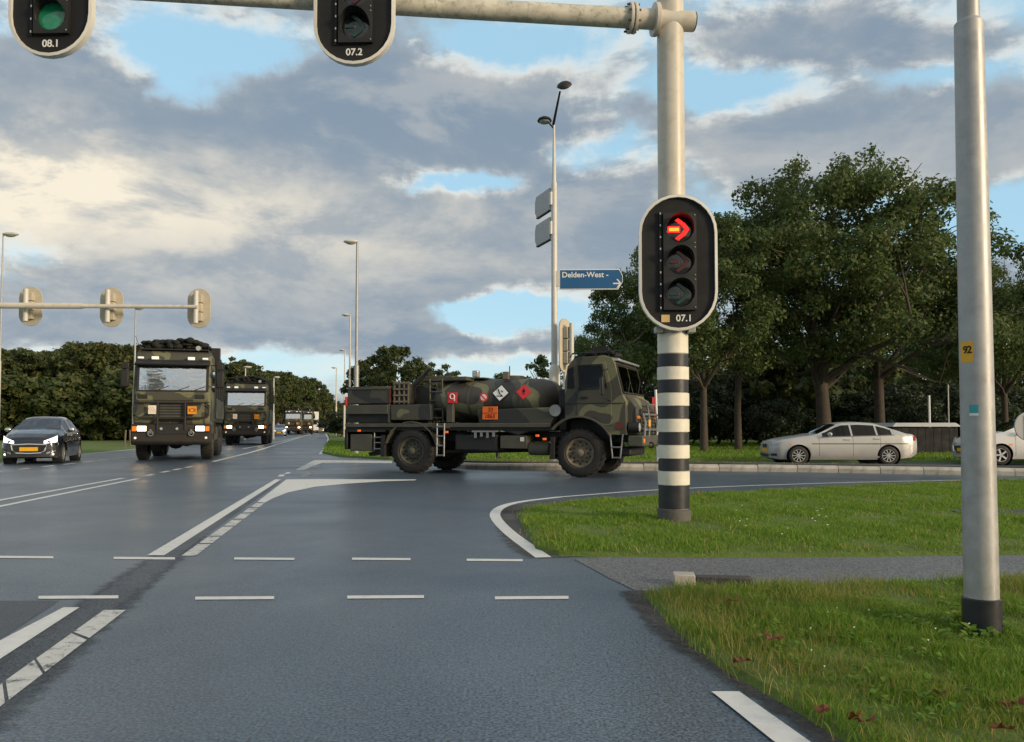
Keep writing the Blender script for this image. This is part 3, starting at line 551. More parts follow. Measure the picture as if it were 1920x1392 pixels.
def signal(px, py, Y, yaw, text, label, lamps, wd=.905, ht=1.63, sticker=False):
    """lamps: list of (kind, lit) from the top; local x right, z up, face towards -y"""
    t = empty('traffic_light', at(px, py, Y), yaw, label, 'traffic light', 'traffic lights facing the camera')
    MB().prism(stadium(wd, ht), 1, 0, .03).build('backboard', MAT['black'], t)
    out, inn = stadium(wd + .045, ht + .045), stadium(wd - .02, ht - .02); n = len(out); mb = MB()
    vs = [(a, -.035, b) for a, b in out] + [(a, -.04, b) for a, b in inn] + [(a, .05, b) for a, b in out] + [(a, .001, b) for a, b in inn]
    fs = []
    for i in range(n):
        j = (i + 1) % n; fs += [(i, j, n + j, n + i), (i, 2 * n + i, 2 * n + j, j), (n + i, n + j, 3 * n + j, 3 * n + i)]
    mb.add(vs, fs).build('rim', MAT['rim'], t)
    s = .42; zs = [.405, .01, -.385]
    off = .02
    for (kind, lit), z in zip(lamps, zs):
        h = MB(); n = 24; r = .165
        sq = []                                                        # square housing with a round hole
        for i in range(n):
            a = 2 * math.pi * i / n; c, q = math.cos(a), math.sin(a); k = 1 / max(abs(c), abs(q)); sq.append((off + c * k * s * .475, z + q * k * s * .475))
        cir = [(off + math.cos(2 * math.pi * i / n) * r, z + math.sin(2 * math.pi * i / n) * r) for i in range(n)]
        vs = [(a, -.05, b) for a, b in sq] + [(a, -.055, b) for a, b in cir] + [(a, -.002, b) for a, b in cir] + [(a, .0, b) for a, b in sq]
        fs = []
        for i in range(n):
            j = (i + 1) % n; fs += [(i, j, n + j, n + i), (n + i, n + j, 2 * n + j, 2 * n + i), (i, 3 * n + i, 3 * n + j, j)]
        hs = h.add(vs, fs).build('lamp_housing', MAT['dark'], t)
        vz = MB(); arc = [(-20 + 220 * i / 14) for i in range(15)]
        vv = [(off + math.cos(R(a)) * r * 1.02, -.055, z + math.sin(R(a)) * r * 1.02) for a in arc] + [(off + math.cos(R(a)) * r * 1.06, -.055 - .13 * max(0.05, math.sin(R(a))), z + math.sin(R(a)) * r * 1.04) for a in arc]
        vz.add(vv, [(i, i + 1, 16 + i, 15 + i) for i in range(14)]); vz.build('visor', MAT['dark'], hs)
        lm = {'red': 'lensdark', 'amber': 'lensdark', 'green': 'lensdark', 'disc': 'lensgreen2'}[kind]
        ln = MB(); ln.lathe([(r * .99, -.006), (r * .7, -.016), (r * .35, -.022), (.001, -.024)], (off, 0, z), (0, 1, 0), 24); ln.build('lens', MAT[lm], hs)
        if kind != 'disc':
            m1 = MAT['redlit'] if lit else MAT['lensgreen' if kind == 'green' else 'lensred']; m2 = MAT['hotlit'] if lit else m1
            arrow_parts(hs, off, z, r, m1, m2, -.026)
        for dz in (.17, -.17): MB().ball((off + .18, -.052, z + dz), .009, 6, 4).build('screw', MAT['clearlamp'], hs)
    MB().bb(off - .245, off - .222, -.03, 0, -.60, .62).build('hinge_strip', MAT['black'], t)
    for k in range(9): MB().bb(off - .241, off - .227, -.036, -.028, -.57 + k * .145, -.545 + k * .145).build('clip', MAT['clearlamp'], t)
    lettering(text, .115, MAT['signwhite'], t, (off + .05 if sticker else off - .02, -.004, -.685), (R(90), 0, 0))
    if sticker: MB().bb(off - .225, off - .125, -.006, -.001, -.73, -.64).build('sticker', MAT['tan'], t)
    return t
base = G(1264, 978, .02)
PX, PYY = base.x, base.y
def zat(py, Y=PYY): return at(1264, py, Y).z
mast = empty('signal_mast', (PX, PYY, 0), 0, 'white signal mast with black bands and a long overhead arm', 'signal mast')
PR = .178
MB().cyl((0, 0, 0), (0, 0, 7.6), PR, PR * .93, 32).build('pole', MAT['white'], mast)
ys = [665.5, 688.5, 689, 713.5, 714, 737, 737.5, 762, 762.5, 785.5, 786, 810.5, 811, 834, 834.5, 859.5, 860, 882.5, 883, 909, 909.5, 953]
for i in range(0, len(ys), 2):
    k = 'bandblack' if (i // 2) % 2 == 0 else 'bandwhite'
    rr_ = PR + (.012 if k == 'bandblack' else .018)
    MB().lathe([(PR, zat(ys[i + 1])), (rr_, zat(ys[i + 1]) + .004), (rr_, zat(ys[i]) - .004), (PR, zat(ys[i]))], (0, 0, 0), (0, 0, 1), 32).build('band', MAT[k], mast)
MB().lathe([(PR, zat(953.5)), (PR + .03, zat(954.5)), (PR + .03, .01), (PR, 0)], (0, 0, 0), (0, 0, 1), 32).build('base_collar', MAT['rust'], mast)
MB().lathe([(PR, zat(664.5)), (PR + .012, zat(664)), (PR + .012, zat(628)), (PR, zat(627))], (0, 0, 0), (0, 0, 1), 32).build('band', MAT['bandwhite'], mast)
for sx in (-1, 1): MB().bb(sx * .2 - .045, sx * .2 + .045, -.20, -.05, zat(627), zat(616)).build('bracket', MAT['galv'], mast, .006)
az_ = zat(43, PYY); AR = .125; ayaw = math.atan2(-.73, -6.5)
def armp(d, z=0, y=0): return (math.cos(ayaw) * d - math.sin(ayaw) * y, math.sin(ayaw) * d + math.cos(ayaw) * y - .06, az_ + z)
MB().tube([armp(-.29), armp(.52)], AR, 20).build('arm_root', MAT['white'], mast)
MB().tube([armp(.52), armp(3.0), armp(9.2)], [AR, AR * .97, AR * .8], 20).build('arm', MAT['mossy'], mast)
fl = MB()
for d0, d1 in ((.46, .50), (.515, .555)): fl.cyl(armp(d0), armp(d1), AR * 1.5, None, 24)
fl.build('flange', MAT['white'], mast, .006)
for k in range(8):
    a = k * math.pi / 4 + .2; MB().cyl(armp(.43, math.sin(a) * AR * 1.28, math.cos(a) * AR * 1.28), armp(.59, math.sin(a) * AR * 1.28, math.cos(a) * AR * 1.28), .014, None, 6).build('bolt', MAT['rust'], mast)
MB().cyl(armp(.175), armp(.235), .205, None, 24).build('root_plate', MAT['white'], mast, .006)
MB().cyl(armp(-.292), armp(-.305), AR * .96, None, 20).build('arm_cap', MAT['dark'], mast)
L3 = [('red', False), ('amber', False), ('green', False)]
signal(1271, 493, PYY - .29, R(-3), '07.1', 'red lit right arrow signal numbered 07.1 on the striped mast', [('red', True), ('amber', False), ('green', False)], sticker=True)
signal(665, -9, 9.50, R(-2), '07.2', 'unlit right arrow signal numbered 07.2 hanging from the overhead arm', L3)
signal(98, -30, 9.08, R(-2), '08.1', 'round green lens signal numbered 08.1 at the top left corner', [('red', False), ('amber', False), ('disc', False)])
# ---------------------------------------------------------------- grey lamp post on the right
b0 = G(1842, 1190, .02)
post = empty('lamp_post', (b0.x, b0.y, 0), 0, 'grey galvanised lamp post with black foot sleeve at the right edge', 'lamp post')
zs_ = lambda py: at(1842, py, b0.y).z
pr0, pr1 = .0905, .0775
MB().tube([(0, 0, 0), (0, 0, zs_(1000)), (0, 0, zs_(500)), (0, 0, zs_(45)), (0, 0, zs_(38))], [pr0, pr0, pr0 - .004, pr1, pr1 - .018], 32).build('shaft', MAT['galv'], post)
MB().tube([(0, 0, zs_(39)), (0, 0, 8.0)], [.060, .042], 24).build('upper_shaft', MAT['galv'], post)
MB().tube([(0, 0, 8.0), (-.3, .3, 8.25), (-1.1, 1.1, 8.3)], .03, 10).build('arm', MAT['galv'], post)
MB().ball((-1.35, 1.35, 8.3), (.3, .3, .08)).build('lamp_head', MAT['cream'], post)
MB().lathe([(pr0, zs_(1120)), (pr0 + .012, zs_(1122)), (pr0 + .014, .0), (pr0, -.01)], (0, 0, 0), (0, 0, 1), 32).build('foot_sleeve', MAT['bandblack'], post)
def sticker(parent, r, a0, a1, z0, z1, mat, name='sticker'):
    n = 8; vs = []
    for i in range(n + 1):
        a = R(a0 + (a1 - a0) * i / n); vs += [(math.cos(a) * r, math.sin(a) * r, z0), (math.cos(a) * r, math.sin(a) * r, z1)]
    return MB().add(vs, [(2 * i, 2 * i + 2, 2 * i + 3, 2 * i + 1) for i in range(n)]).build(name, MAT[mat], parent)
sticker(post, .0888, 180, 232, zs_(681), zs_(642), 'yellow', 'number_sticker')
for ch, aa in (('9', 204), ('2', 219)):
    a = R(aa); lettering(ch, .058, MAT['black'], post, (math.cos(a) * .090, math.sin(a) * .090, zs_(658)), (R(90), 0, a + R(90)), depth=.001)
sticker(post, .0893, 214, 244, zs_(775), zs_(760), 'tealsticker'); sticker(post, .0893, 214, 244, zs_(780), zs_(775.5), 'signwhite')
# ---------------------------------------------------------------- white mast with direction signs
s0 = G(1040, 868.5, .08); SY = s0.y
sm = empty('sign_mast', (s0.x, s0.y, .0), 0, 'tall white mast with twin lanterns behind the tanker truck', 'mast')
sz = lambda py: at(1040, py, SY).z
PM = SY / F
MB().tube([(0, 0, 0), (0, 0, sz(738))], [10.5 * PM, 10.5 * PM], 20).build('lower_column', MAT['bandwhite'], sm)
for p0, p1 in ((772, 762), (752, 742), (792, 782), (812, 802)): MB().cyl((0, 0, sz(p0)), (0, 0, sz(p1)), 11.2 * PM, None, 20).build('band', MAT['bandblack'], sm)
MB().tube([(0, 0, sz(738)), (0, 0, sz(700)), (0, 0, sz(690)), (0, 0, sz(684))], [10.5 * PM, 10.3 * PM, 9 * PM, 6 * PM], 20).build('collar', MAT['bandwhite'], sm)
MB().tube([(0, 0, sz(690)), (0, 0, sz(345)), (0, 0, sz(340)), (0, 0, sz(232))], [6 * PM, 5.4 * PM, 4 * PM, 1.8 * PM], 14).build('shaft', MAT['cream'], sm)
def rel(px, py, Y): return at(px, py, Y) - Vector((s0.x, s0.y, 0))
MB().tube([rel(1037.5, 234, SY), rel(1050, 172, SY - 1.0)], [.045, .03], 8).build('lantern_arm', MAT['dark'], sm)
def lantern(c, tilt):
    o = MB().lathe([(.001, .10), (.12, .09), (.20, .04), (.23, -.02), (.19, -.05)], (0, 0, 0), (0, 0, 1), 20).build('lantern', MAT['dark'], sm); o.location = c; o.rotation_euler = tilt
    g = MB().ball((0, 0, -.04), (.18, .18, .07), 14, 8).build('lamp_glass', MAT['clearlamp'], o)
lantern(rel(1058, 160, SY - 1.2), (R(38), R(-15), 0)); lantern(rel(1021, 226, SY + .3), (R(-6), 0, 0))
MB().tube([rel(1037.5, 240, SY), rel(1021, 222, SY + .3)], [.03, .02], 8).build('lantern_arm', MAT['dark'], sm)
# direction sign (blue) and two flag signs seen edge-on
ds = empty('direction_sign', at(1108, 524, SY - .12), R(-2), 'blue arrow direction sign with white lettering on the white mast', 'sign')
hw, hh = 59.5 * PM, 19.5 * PM
outl = [(-hw, -hh), (hw - .14, -hh), (hw, -hh * .25), (hw, hh * .35), (hw - .1, hh), (-hw, hh)]
MB().prism(outl, 1, 0, .04).build('frame', MAT['signwhite'], ds, .006)
MB().prism([(a * .978 + .008, b * .90) for a, b in outl], 1, -.006, 0).build('face', MAT['blue'], ds)
lettering('Delden-West -', .235, MAT['signwhite'], ds, (-hw + .08, -.01, hh * .42), (R(90), 0, 0), align='LEFT')
MB().bb(hw - .30, hw - .08, -.012, -.006, -.135 - .02, -.135 + .02).prism([(hw - .15, .0), (hw - .045, -.135), (hw - .15, -.27), (hw - .195, -.27), (hw - .10, -.135), (hw - .195, 0)], 1, -.013, -.006).build('arrow', MAT['signwhite'], ds)
MB().bb(-hw - .16, -hw, .0, .05, -.22, .26).build('bracket', MAT['cream'], ds)
for i, (yc, nm) in enumerate(((373, 'upper'), (428, 'lower'))):
    c0 = at(1033, yc, SY); fs_ = empty('flag_sign', c0, math.atan2(1.2, -.43), nm + ' of two grey flag signs seen edge-on on the white mast', 'sign', 'flag signs on the white mast')
    Ln = 1.3; o = [(.05, -.33), (Ln - .15, -.33), (Ln, -.15), (Ln, .2), (Ln - .1, .36), (.05, .36)]
    MB().prism(o, 1, -.03, .03).build('panel', MAT['signgrey'], fs_, .008); MB().prism([(.08, -.37), (Ln - .15, -.37), (Ln - .15, -.335), (.08, -.335)], 1, -.045, .045).build('bottom_rail', MAT['dark'], fs_)
    MB().bb(-.08, .05, -.04, .04, -.2, .2).build('bracket', MAT['cream'], fs_)
# back of a signal board beside the mast
def rear_signal(loc, yaw, label, wd, ht, group='signals seen from behind'):
    t = empty('rear_signal', loc, yaw, label, 'traffic light', group)
    MB().prism(stadium(wd, ht), 1, 0, .04).build('backboard', MAT['back'], t, .008)
    for k in (-1, 0, 1): MB().bb(-wd * .2, wd * .2, -.16, 0, k * ht * .23 - ht * .105, k * ht * .23 + ht * .105).build('lamp_housing', MAT['back'], t, .012)
    MB().cyl((0, -.24, -ht * .40), (0, -.24, ht * .40), .07, None, 12).build('mounting_tube', MAT['cream'], t)
    return t
t_ = rear_signal(at(1060, 648, SY - .4), R(48), 'beige back of a signal board sticking up behind the truck cab', .56, 1.65)
rp = empty('signal_post', (t_.location.x, t_.location.y + .10, 0), 0, 'slim white post carrying the beige signal board behind the cab', 'post')
MB().cyl((0, 0, 0), (0, 0, t_.location.z + .5), .06, None, 14).build('pole', MAT['cream'], rp); MB().cyl((0, 0, t_.location.z - .2), (0, -.1, t_.location.z - .2), .03).build('bracket', MAT['dark'], rp)
# ---------------------------------------------------------------- far gantry on the left with three boards from behind
gy = 24.0
ga = at(370, 575, gy); gl_ = at(-420, 570, gy - .4)
gm = empty('signal_gantry', (gl_.x, gl_.y, 0), 0, 'cream overhead signal arm reaching in from the left edge', 'signal mast')
zr = ga.z
MB().cyl((0, 0, 0), (0, 0, zr + .6), .16, .14, 20).build('pole', MAT['white'], gm)
ax_ = ga - gl_
MB().tube([(0, 0, zr), (ax_.x * .72, ax_.y * .72, zr), (ax_.x * .73, ax_.y * .73, zr - .005), (ax_.x, ax_.y, zr - .01)], [.10, .085, .06, .055], 16).build('arm', MAT['white'], gm)
for px, nm in ((57, 'leftmost'), (209, 'middle'), (373, 'rightmost')):
    rear_signal(at(px, 576 + (px - 200) * .012, gy + .30), R(1), nm + ' of three beige signal boards on the far overhead arm', .68, 1.18)
# ---------------------------------------------------------------- street lamps
def street_lamp(px_base, Y, py_top, px_head, label, rad=.07, head=.55, base_z=0.0):
    p = at(px_base, 800, Y); zt = at(px_base, py_top, Y).z
    t = empty('street_lamp', (p.x, p.y, 0), 0, label, 'street lamp', 'street lamps along the main road')
    dxx = (px_head - px_base) * Y / F
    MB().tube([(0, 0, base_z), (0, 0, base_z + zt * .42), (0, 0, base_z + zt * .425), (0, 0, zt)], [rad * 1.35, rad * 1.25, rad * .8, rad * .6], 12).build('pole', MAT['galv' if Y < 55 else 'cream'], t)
    s = 1 if dxx > 0 else -1
    MB().tube([(0, 0, zt - .02), (s * .15, 0, zt + .05), (dxx - s * head * .5, 0, zt + .06)], rad * .5, 8).build('arm', MAT['galv'], t)
    h = MB().ball((dxx, 0, zt + .06), (head * .62, .16, .09), 14, 8).build('lamp_head', MAT['cream'], t); MB().ball((dxx, 0, zt + .0), (head * .4, .11, .07), 12, 6).build('lamp_glass', MAT['clearlamp'], h)
    return t
street_lamp(667.5, 34, 456, 655, 'nearest grey street lamp rising behind the tail of the tanker', .085, .5)
street_lamp(655, 60, 592, 647, 'second street lamp, left of the nearest one behind the tanker tail', .09, .5)
street_lamp(645.5, 86, 657.5, 640, 'third and smallest street lamp close to the far road bend', .09, .5)
street_lamp(630, 105, 690.5, 625, 'pale lamp pole standing at the far road bend', .10, .5)
street_lamp(-3, 36, 442, 11, 'street lamp whose head reaches in at the left edge', .045, .6)
street_lamp(250.5, 52, 580, 257, 'street lamp rising behind the nearest army truck', .08, .5)
street_lamp(459, 72, 690, 463, 'lamp just above the cab of the second army truck', .08, .6)
street_lamp(512.5, 78, 709, 518, 'short lamp post right of the second army truck', .09, .5)
# small posts
def marker(px, py, h, label):
    g = G(px, py, .08); t = empty('marker_post', (g.x, g.y, .06), 0, label, 'marker post', 'black marker posts on the verge')
    MB().cyl((0, 0, 0), (0, 0, h * .74), .065, None, 12).build('shaft', MAT['bandblack'], t); MB().cyl((0, 0, h * .74), (0, 0, h), .07, .06, 12).build('white_cap', MAT['signwhite'], t)
marker(668, 847, .62, 'black and white marker post under the tail of the tanker'); marker(933, 860, .42, 'black and white marker post between the wheels of the tanker'); marker(656, 838, .5, 'far marker post left of the tanker tail')
wp = G(1234, 873); t = empty('reflector_post', (wp.x, wp.y, 0), 0, 'thin white reflector post just left of the striped mast', 'post')
zz = lambda py: at(1234, py, wp.y).z
MB().tube([(0, 0, 0), (-.06, 0, zz(731))], .04, 10).build('post', MAT['signwhite'], t); MB().bb(-.17, -.10, -.03, .03, zz(776), zz(745)).build('reflector', MAT['red'], t)
rs = at(1930, 800, 17.0); t = empty('round_sign', (rs.x, rs.y, 0), R(0), 'grey back of a round road sign at the right edge', 'sign')
MB().cyl((0, 0, rs.z), (0, .03, rs.z), .30, None, 32).build('disc', MAT['signgrey'], t, .006); MB().cyl((0, -.04, 0), (0, -.04, rs.z + .25), .035, None, 12).build('post', MAT['galv'], t)
# pasture fence on the left
f0, f1 = G(150, 843), G(245, 835)
for i in range(9):
    p = f0.lerp(f1, i / 8); o = MB().cyl((0, 0, -.1), (0, 0, 1.0), .06, .05, 7).build('fence_post', MAT['wood']); o.location = (p.x, p.y + 5, 0); o.rotation_euler = (random.uniform(-.05, .05), random.uniform(-.05, .05), 0)
    tag(o, 'weathered wooden fence post in the grass between the dark car and the army truck', 'fence post', 'pasture fence posts')
# ================================================================ TREES AND BACKGROUND
def tree_meshes(name, seed, H, crown_r, trunk_h, trunk_r, nleaf, leaf, leafmat, lobes=34, squash=.9, low=.0, conical=0.0):
    """returns (trunk object, crown object) at the origin"""
    r = np.random.default_rng(seed); mb = MB(); tips = []
    fork = Vector((r.normal(0, .12), r.normal(0, .12), trunk_h))
    mb.tube([(0, 0, -.1), (0, 0, .15), fork * .5 + Vector((r.normal(0, .05), 0, 0)), fork], [trunk_r * 1.5, trunk_r * 1.12, trunk_r * .95, trunk_r * .85], 10)
    ch = H - trunk_h; cz = trunk_h + ch * .5
    def limb(p, d, ln, rad, lvl):
        pts = [p]; q = p.copy(); dd = d.copy()
        for k in range(4):
            dd = (dd + Vector(r.normal(0, .14, 3)) + Vector((0, 0, .06))).normalized(); q = q + dd * ln / 4; pts.append(q.copy())
        mb.tube(pts, [rad * (1 - .17 * k) for k in range(5)], 6 if lvl < 2 else 4); tips.append(q.copy())
        if lvl < 2:
            for k in range(3 if lvl == 0 else 2):
                s = pts[2 + (k % 3)]; nd_ = (dd + Vector(r.normal(0, .62, 3))).normalized(); limb(s, nd_, ln * r.uniform(.5, .75), rad * .5, lvl + 1)
    nl = 7
    for k in range(nl):
        a = 2 * math.pi * k / nl + r.normal(0, .25); e = r.uniform(.45, 1.25)
        limb(fork - Vector((0, 0, trunk_h * .15 * r.random())), Vector((math.cos(a) * math.cos(e), math.sin(a) * math.cos(e), math.sin(e))), ch * r.uniform(.35, .55), trunk_r * r.uniform(.38, .6), 0)
    limb(fork, Vector((0, 0, 1)), ch * .55, trunk_r * .7, 0)
    cen = []
    for k in range(lobes):                                    # lobes spread through the crown's volume
        z = r.uniform(-1, 1); prof = math.sqrt(max(0.0, 1 - (abs(z) ** 2.2) * .86)) * (1 - conical * (z + 1) / 2); rad = crown_r * prof * r.uniform(.15, 1.2) ** .6; a = r.uniform(0, 6.283)
        cen.append((math.cos(a) * rad, math.sin(a) * rad, cz + (z * .86 + .08) * ch * .5 - low, r.uniform(.07, .15) * crown_r + .20))
    for t in tips[:: max(1, len(tips) // 14)]: cen.append((t.x, t.y, t.z, r.uniform(.12, .2) * crown_r + .2))
    for k in range(lobes // 3):                               # loose sprigs that break the outline
        z = r.uniform(.1, 1); a = r.uniform(0, 6.283); rad = crown_r * math.sqrt(max(0.0, 1 - z * z * .9)) * r.uniform(.95, 1.25)
        e_ = Vector((math.cos(a) * rad, math.sin(a) * rad, cz + z * ch * .5 * r.uniform(.95, 1.12))); cen.append((*e_, r.uniform(.06, .11) * crown_r + .12))
        i_ = Vector((e_.x * .55, e_.y * .55, cz + (e_.z - cz) * .55)); mb.tube([i_, i_.lerp(e_, .5) + Vector(r.normal(0, .08, 3)), e_ * 1.0 + (e_ - i_) * .12], [.035, .022, .008], 4)
    cen = np.array(cen); wts = cen[:, 3] ** 2; idx = r.choice(len(cen), nleaf, p=wts / wts.sum()); c = cen[idx]
    d = r.normal(size=(nleaf, 3)); d /= np.linalg.norm(d, axis=1)[:, None]; rad = c[:, 3:4] * (1.0 - .55 * r.random((nleaf, 1)) ** 2) * (1 + .22 * np.sin(d[:, :1] * 7 + idx[:, None]))
    P = c[:, :3] + d * rad * np.array([1.15, 1.15, .85])
    strays = r.random(nleaf) < .04; P[strays] += r.normal(0, crown_r * .05, (strays.sum(), 3))
    nrm = d * .7 + r.normal(0, .55, (nleaf, 3)) + np.array([0, 0, .25]); nrm /= np.linalg.norm(nrm, axis=1)[:, None]
    u = np.cross(nrm, r.normal(size=(nleaf, 3))); u /= np.linalg.norm(u, axis=1)[:, None]; v = np.cross(nrm, u)
    s = leaf * r.uniform(.55, 1.35, (nleaf, 1)); V = np.stack([P - u * s, P + v * s * .55 + nrm * s * .15, P + u * s, P - v * s * .55 + nrm * s * .15], 1).reshape(-1, 3)
    crown = np_mesh('crown', V, np.arange(nleaf * 4).reshape(-1, 4), MAT[leafmat]); trunk = mb.build('trunk', MAT['bark'])
    return trunk, crown
TREES = {}
def plant(kind, name, p, H0, H, rz, label, cat='tree', group=None, wide=1.0):
    t = empty(name, (p[0], p[1], p[2] if len(p) > 2 else 0), rz, label, cat, group); k = H / H0; t.scale = (k * wide, k * wide, k)
    tr, cr = TREES[kind]
    for q in (tr, cr):
        if q.parent is None: q.parent = t
        else: c = q.copy(); col.objects.link(c); c.parent = t
    return t
TREES['oakA'] = tree_meshes('oakA', 11, 14, 4.7, 3.4, .36, 44000, .105, 'leaf_r', 125)
TREES['oakB'] = tree_meshes('oakB', 23, 12, 3.5, 3.6, .19, 28000, .10, 'leaf_r', 84)
TREES['oakC'] = tree_meshes('oakC', 35, 12, 3.3, 4.0, .17, 27000, .10, 'leaf_r', 80)
TREES['wood1'] = tree_meshes('wood1', 41, 10, 3.0, 1.6, .2, 12000, .20, 'leaf_l', 56)
TREES['wood2'] = tree_meshes('wood2', 52, 10, 2.6, 1.4, .2, 11000, .20, 'leaf_l2', 50, conical=.35)
TREES['wood3'] = tree_meshes('wood3', 63, 10, 3.3, 1.2, .2, 13000, .20, 'leaf_l', 60)
TREES['cone'] = tree_meshes('cone', 71, 6, 1.3, .5, .12, 5000, .13, 'leaf_r', 26, conical=.75)
TREES['scrub'] = tree_meshes('scrub', 83, 4, 2.2, .3, .07, 8000, .17, 'leaf_l', 30)
TREES['bush'] = tree_meshes('bush', 81, 3, 1.7, .3, .07, 7000, .10, 'leaf_h', 26)
def gp(px, Y, z=.08): q = at(px, 800, Y); return (q.x, q.y, z)
def ht(py, Y): return at(960, py, Y).z
row = 'trees along the far side of the side road'
plant('oakA', 'oak_tree', gp(1545, 38), 14, ht(322, 38), .4, 'largest oak with a thick pale trunk behind the silver car', group=row)
plant('oakB', 'oak_tree', gp(1320, 36), 12, ht(420, 36), 1.1, 'oak with a slim trunk just right of the striped mast', group=row)
plant('oakC', 'oak_tree', gp(1384, 39), 12, ht(400, 39), 2.3, 'slender oak second from the striped mast', group=row)
plant('oakB', 'oak_tree', gp(1650, 40), 12, ht(345, 40), 3.6, 'tall dark-trunked oak behind the boot of the silver car', group=row, wide=1.2)
plant('oakB', 'oak_tree', gp(1885, 40), 12, ht(470, 40), .9, 'oak crown showing right of the grey lamp post', group=row)
plant('oakC', 'oak_tree', gp(1195, 43), 12, ht(510, 43), 4.0, 'lower oak rising above the truck cab', group=row, wide=.95)
plant('oakA', 'oak_tree', gp(1800, 60), 14, ht(500, 60), 4.4, 'broad oak farther back behind the dark shed', group=row)
plant('oakB', 'oak_tree', gp(1130, 55), 12, ht(620, 55), 1.9, 'small rounded tree left of the truck cab roof', group=row)
plant('oakB', 'oak_tree', gp(1250, 62), 12, ht(570, 62), 5.9, 'tree in the second row hidden behind the striped mast', group=row)
plant('wood3', 'round_tree', gp(745, 60), 10, ht(655, 60), 1.0, 'dark rounded tree behind the rear of the tanker', group='trees behind the tanker', wide=1.0)
plant('wood1', 'round_tree', gp(700, 64), 10, ht(676, 64), 2.0, 'lower tree touching the lamp poles behind the tanker', group='trees behind the tanker')
plant('wood1', 'round_tree', gp(815, 66), 10, ht(684, 66), 3.0, 'small tree right of the rounded one behind the tanker', group='trees behind the tanker')
plant('cone', 'conical_tree', gp(1016, 70), 6, ht(668, 70), 0, 'small conical tree left of the white mast')
plant('cone', 'conical_tree', gp(938, 110), 6, ht(702, 110), 1.4, 'tiny distant treetop above the tank', wide=1.3)
# hedges and undergrowth
rb = np.random.default_rng(9)
for i in range(26):
    px = 1265 + i * 27 + rb.normal(0, 6); Y = 43 + rb.uniform(0, 8)
    plant('bush', 'bush', gp(px, Y), 3, rb.uniform(2.0, 3.2) * (1.25 if i % 3 == 0 and not 1440 < px < 1640 else 1), rb.uniform(0, 6), 'dark bush in the undergrowth below the oaks', 'bush', 'undergrowth bushes below the oaks', 1.0)
for i in range(14):
    px = 1270 + i * 52; plant('wood3', 'backdrop_tree', gp(px, 72 + (i % 3) * 5), 10, (rb.uniform(7, 9.5) if not 1430 < px < 1640 else rb.uniform(4.2, 5.2)), rb.uniform(0, 6), 'dark tree in the wooded backdrop behind the oaks', 'tree', 'wooded backdrop behind the oaks')
for i, px in enumerate((640, 690, 760, 840, 900, 980, 1060, 1150, 1220)):
    plant('bush', 'bush', gp(px, 90 + (i % 3) * 6), 3, 2.6, i, 'low shrub on the horizon behind the tanker', 'bush', 'low shrubs behind the tanker', 1.6)
# wood on the left
wi = 0
def wood(px, Y, top, k):
    global wi
    plant(('wood1', 'wood2', 'wood3')[k % 3], 'wood_tree', gp(px, Y, -.05), 10, ht(top, Y), wi * 1.7, 'tree in the dense wood beyond the main road' if px < 420 else 'tree in the wood where the main road bends', 'tree', 'trees of the roadside wood', 1.08); wi += 1
for i in range(30):
    px = -130 + i * 19.5; wood(px, 74 + rb.uniform(0, 7), 662 - 7 * math.sin(i * .9) + max(0, (px - 260)) * .18 + rb.normal(0, 7), int(rb.integers(3)))
for i in range(16):
    px = -130 + i * 36; wood(px, 86 + rb.uniform(0, 6), 657 + max(0, px - 260) * .2 + rb.normal(0, 6), int(rb.integers(3)))
for i in range(17):
    px = 405 + i * 12.5; top = np.interp(px, [400, 450, 520, 575, 620], [694, 686, 700, 712, 752]); wood(px, 100 + i * 5 + rb.uniform(0, 5), top + rb.normal(0, 5), int(rb.integers(3)))
for i in range(10):
    px = 585 + i * 8; wood(px, 230 + i * 4, np.interp(px, [585, 625, 660], [748, 752, 768]) + rb.normal(0, 3), int(rb.integers(3)))
for i in range(18):                                            # scrub along the foot of the wood
    px = -60 + i * 27; plant('scrub', 'bush', gp(px, 70 + rb.uniform(0, 4), -.05), 4, rb.uniform(3.0, 6.2), i, 'scrub along the foot of the roadside wood', 'bush', 'scrub along the wood edge', 1.3)
# house and shed behind the oaks
plant('scrub', 'shrub', gp(1452, 50), 4, 5.6, 1.0, 'tall leafy shrub hiding the left end of the brick house', 'shrub')
plant('scrub', 'shrub', gp(1600, 52), 4, 5.4, 2.6, 'leafy shrub in front of the brick gable', 'shrub')
plant('scrub', 'shrub', gp(1528, 55), 4, 3.9, 4.2, 'low shrub under the brick gable beside the thick trunk', 'shrub')
hs = at(1560, 800, 66); house = empty('brick_house', (hs.x, hs.y, 0), R(6), 'brick house with grey gambrel roof half hidden behind the oaks', 'house')
MB().bb(-4.2, 4.2, 0, 8, 0, 3.1).build('wall', MAT['brick'], house)
gm_ = [(-4.5, 3.0), (-3.6, 5.2), (0, 7.4), (3.6, 5.2), (4.5, 3.0)]
MB().prism([(x * .94, z - .1) for x, z in gm_], 1, .02, 7.9).build('gable', MAT['brick'], house)
MB().prism(gm_ + [(x * .95, z - .22) for x, z in gm_[::-1]], 1, -.25, 8.2).build('roof', MAT['roof'], house)
for a, b in zip(gm_[:-1], gm_[1:]):
    MB().tube([(a[0], -.3, a[1]), (b[0], -.3, b[1])], .09, 6).build('bargeboard', MAT['signwhite'], house)
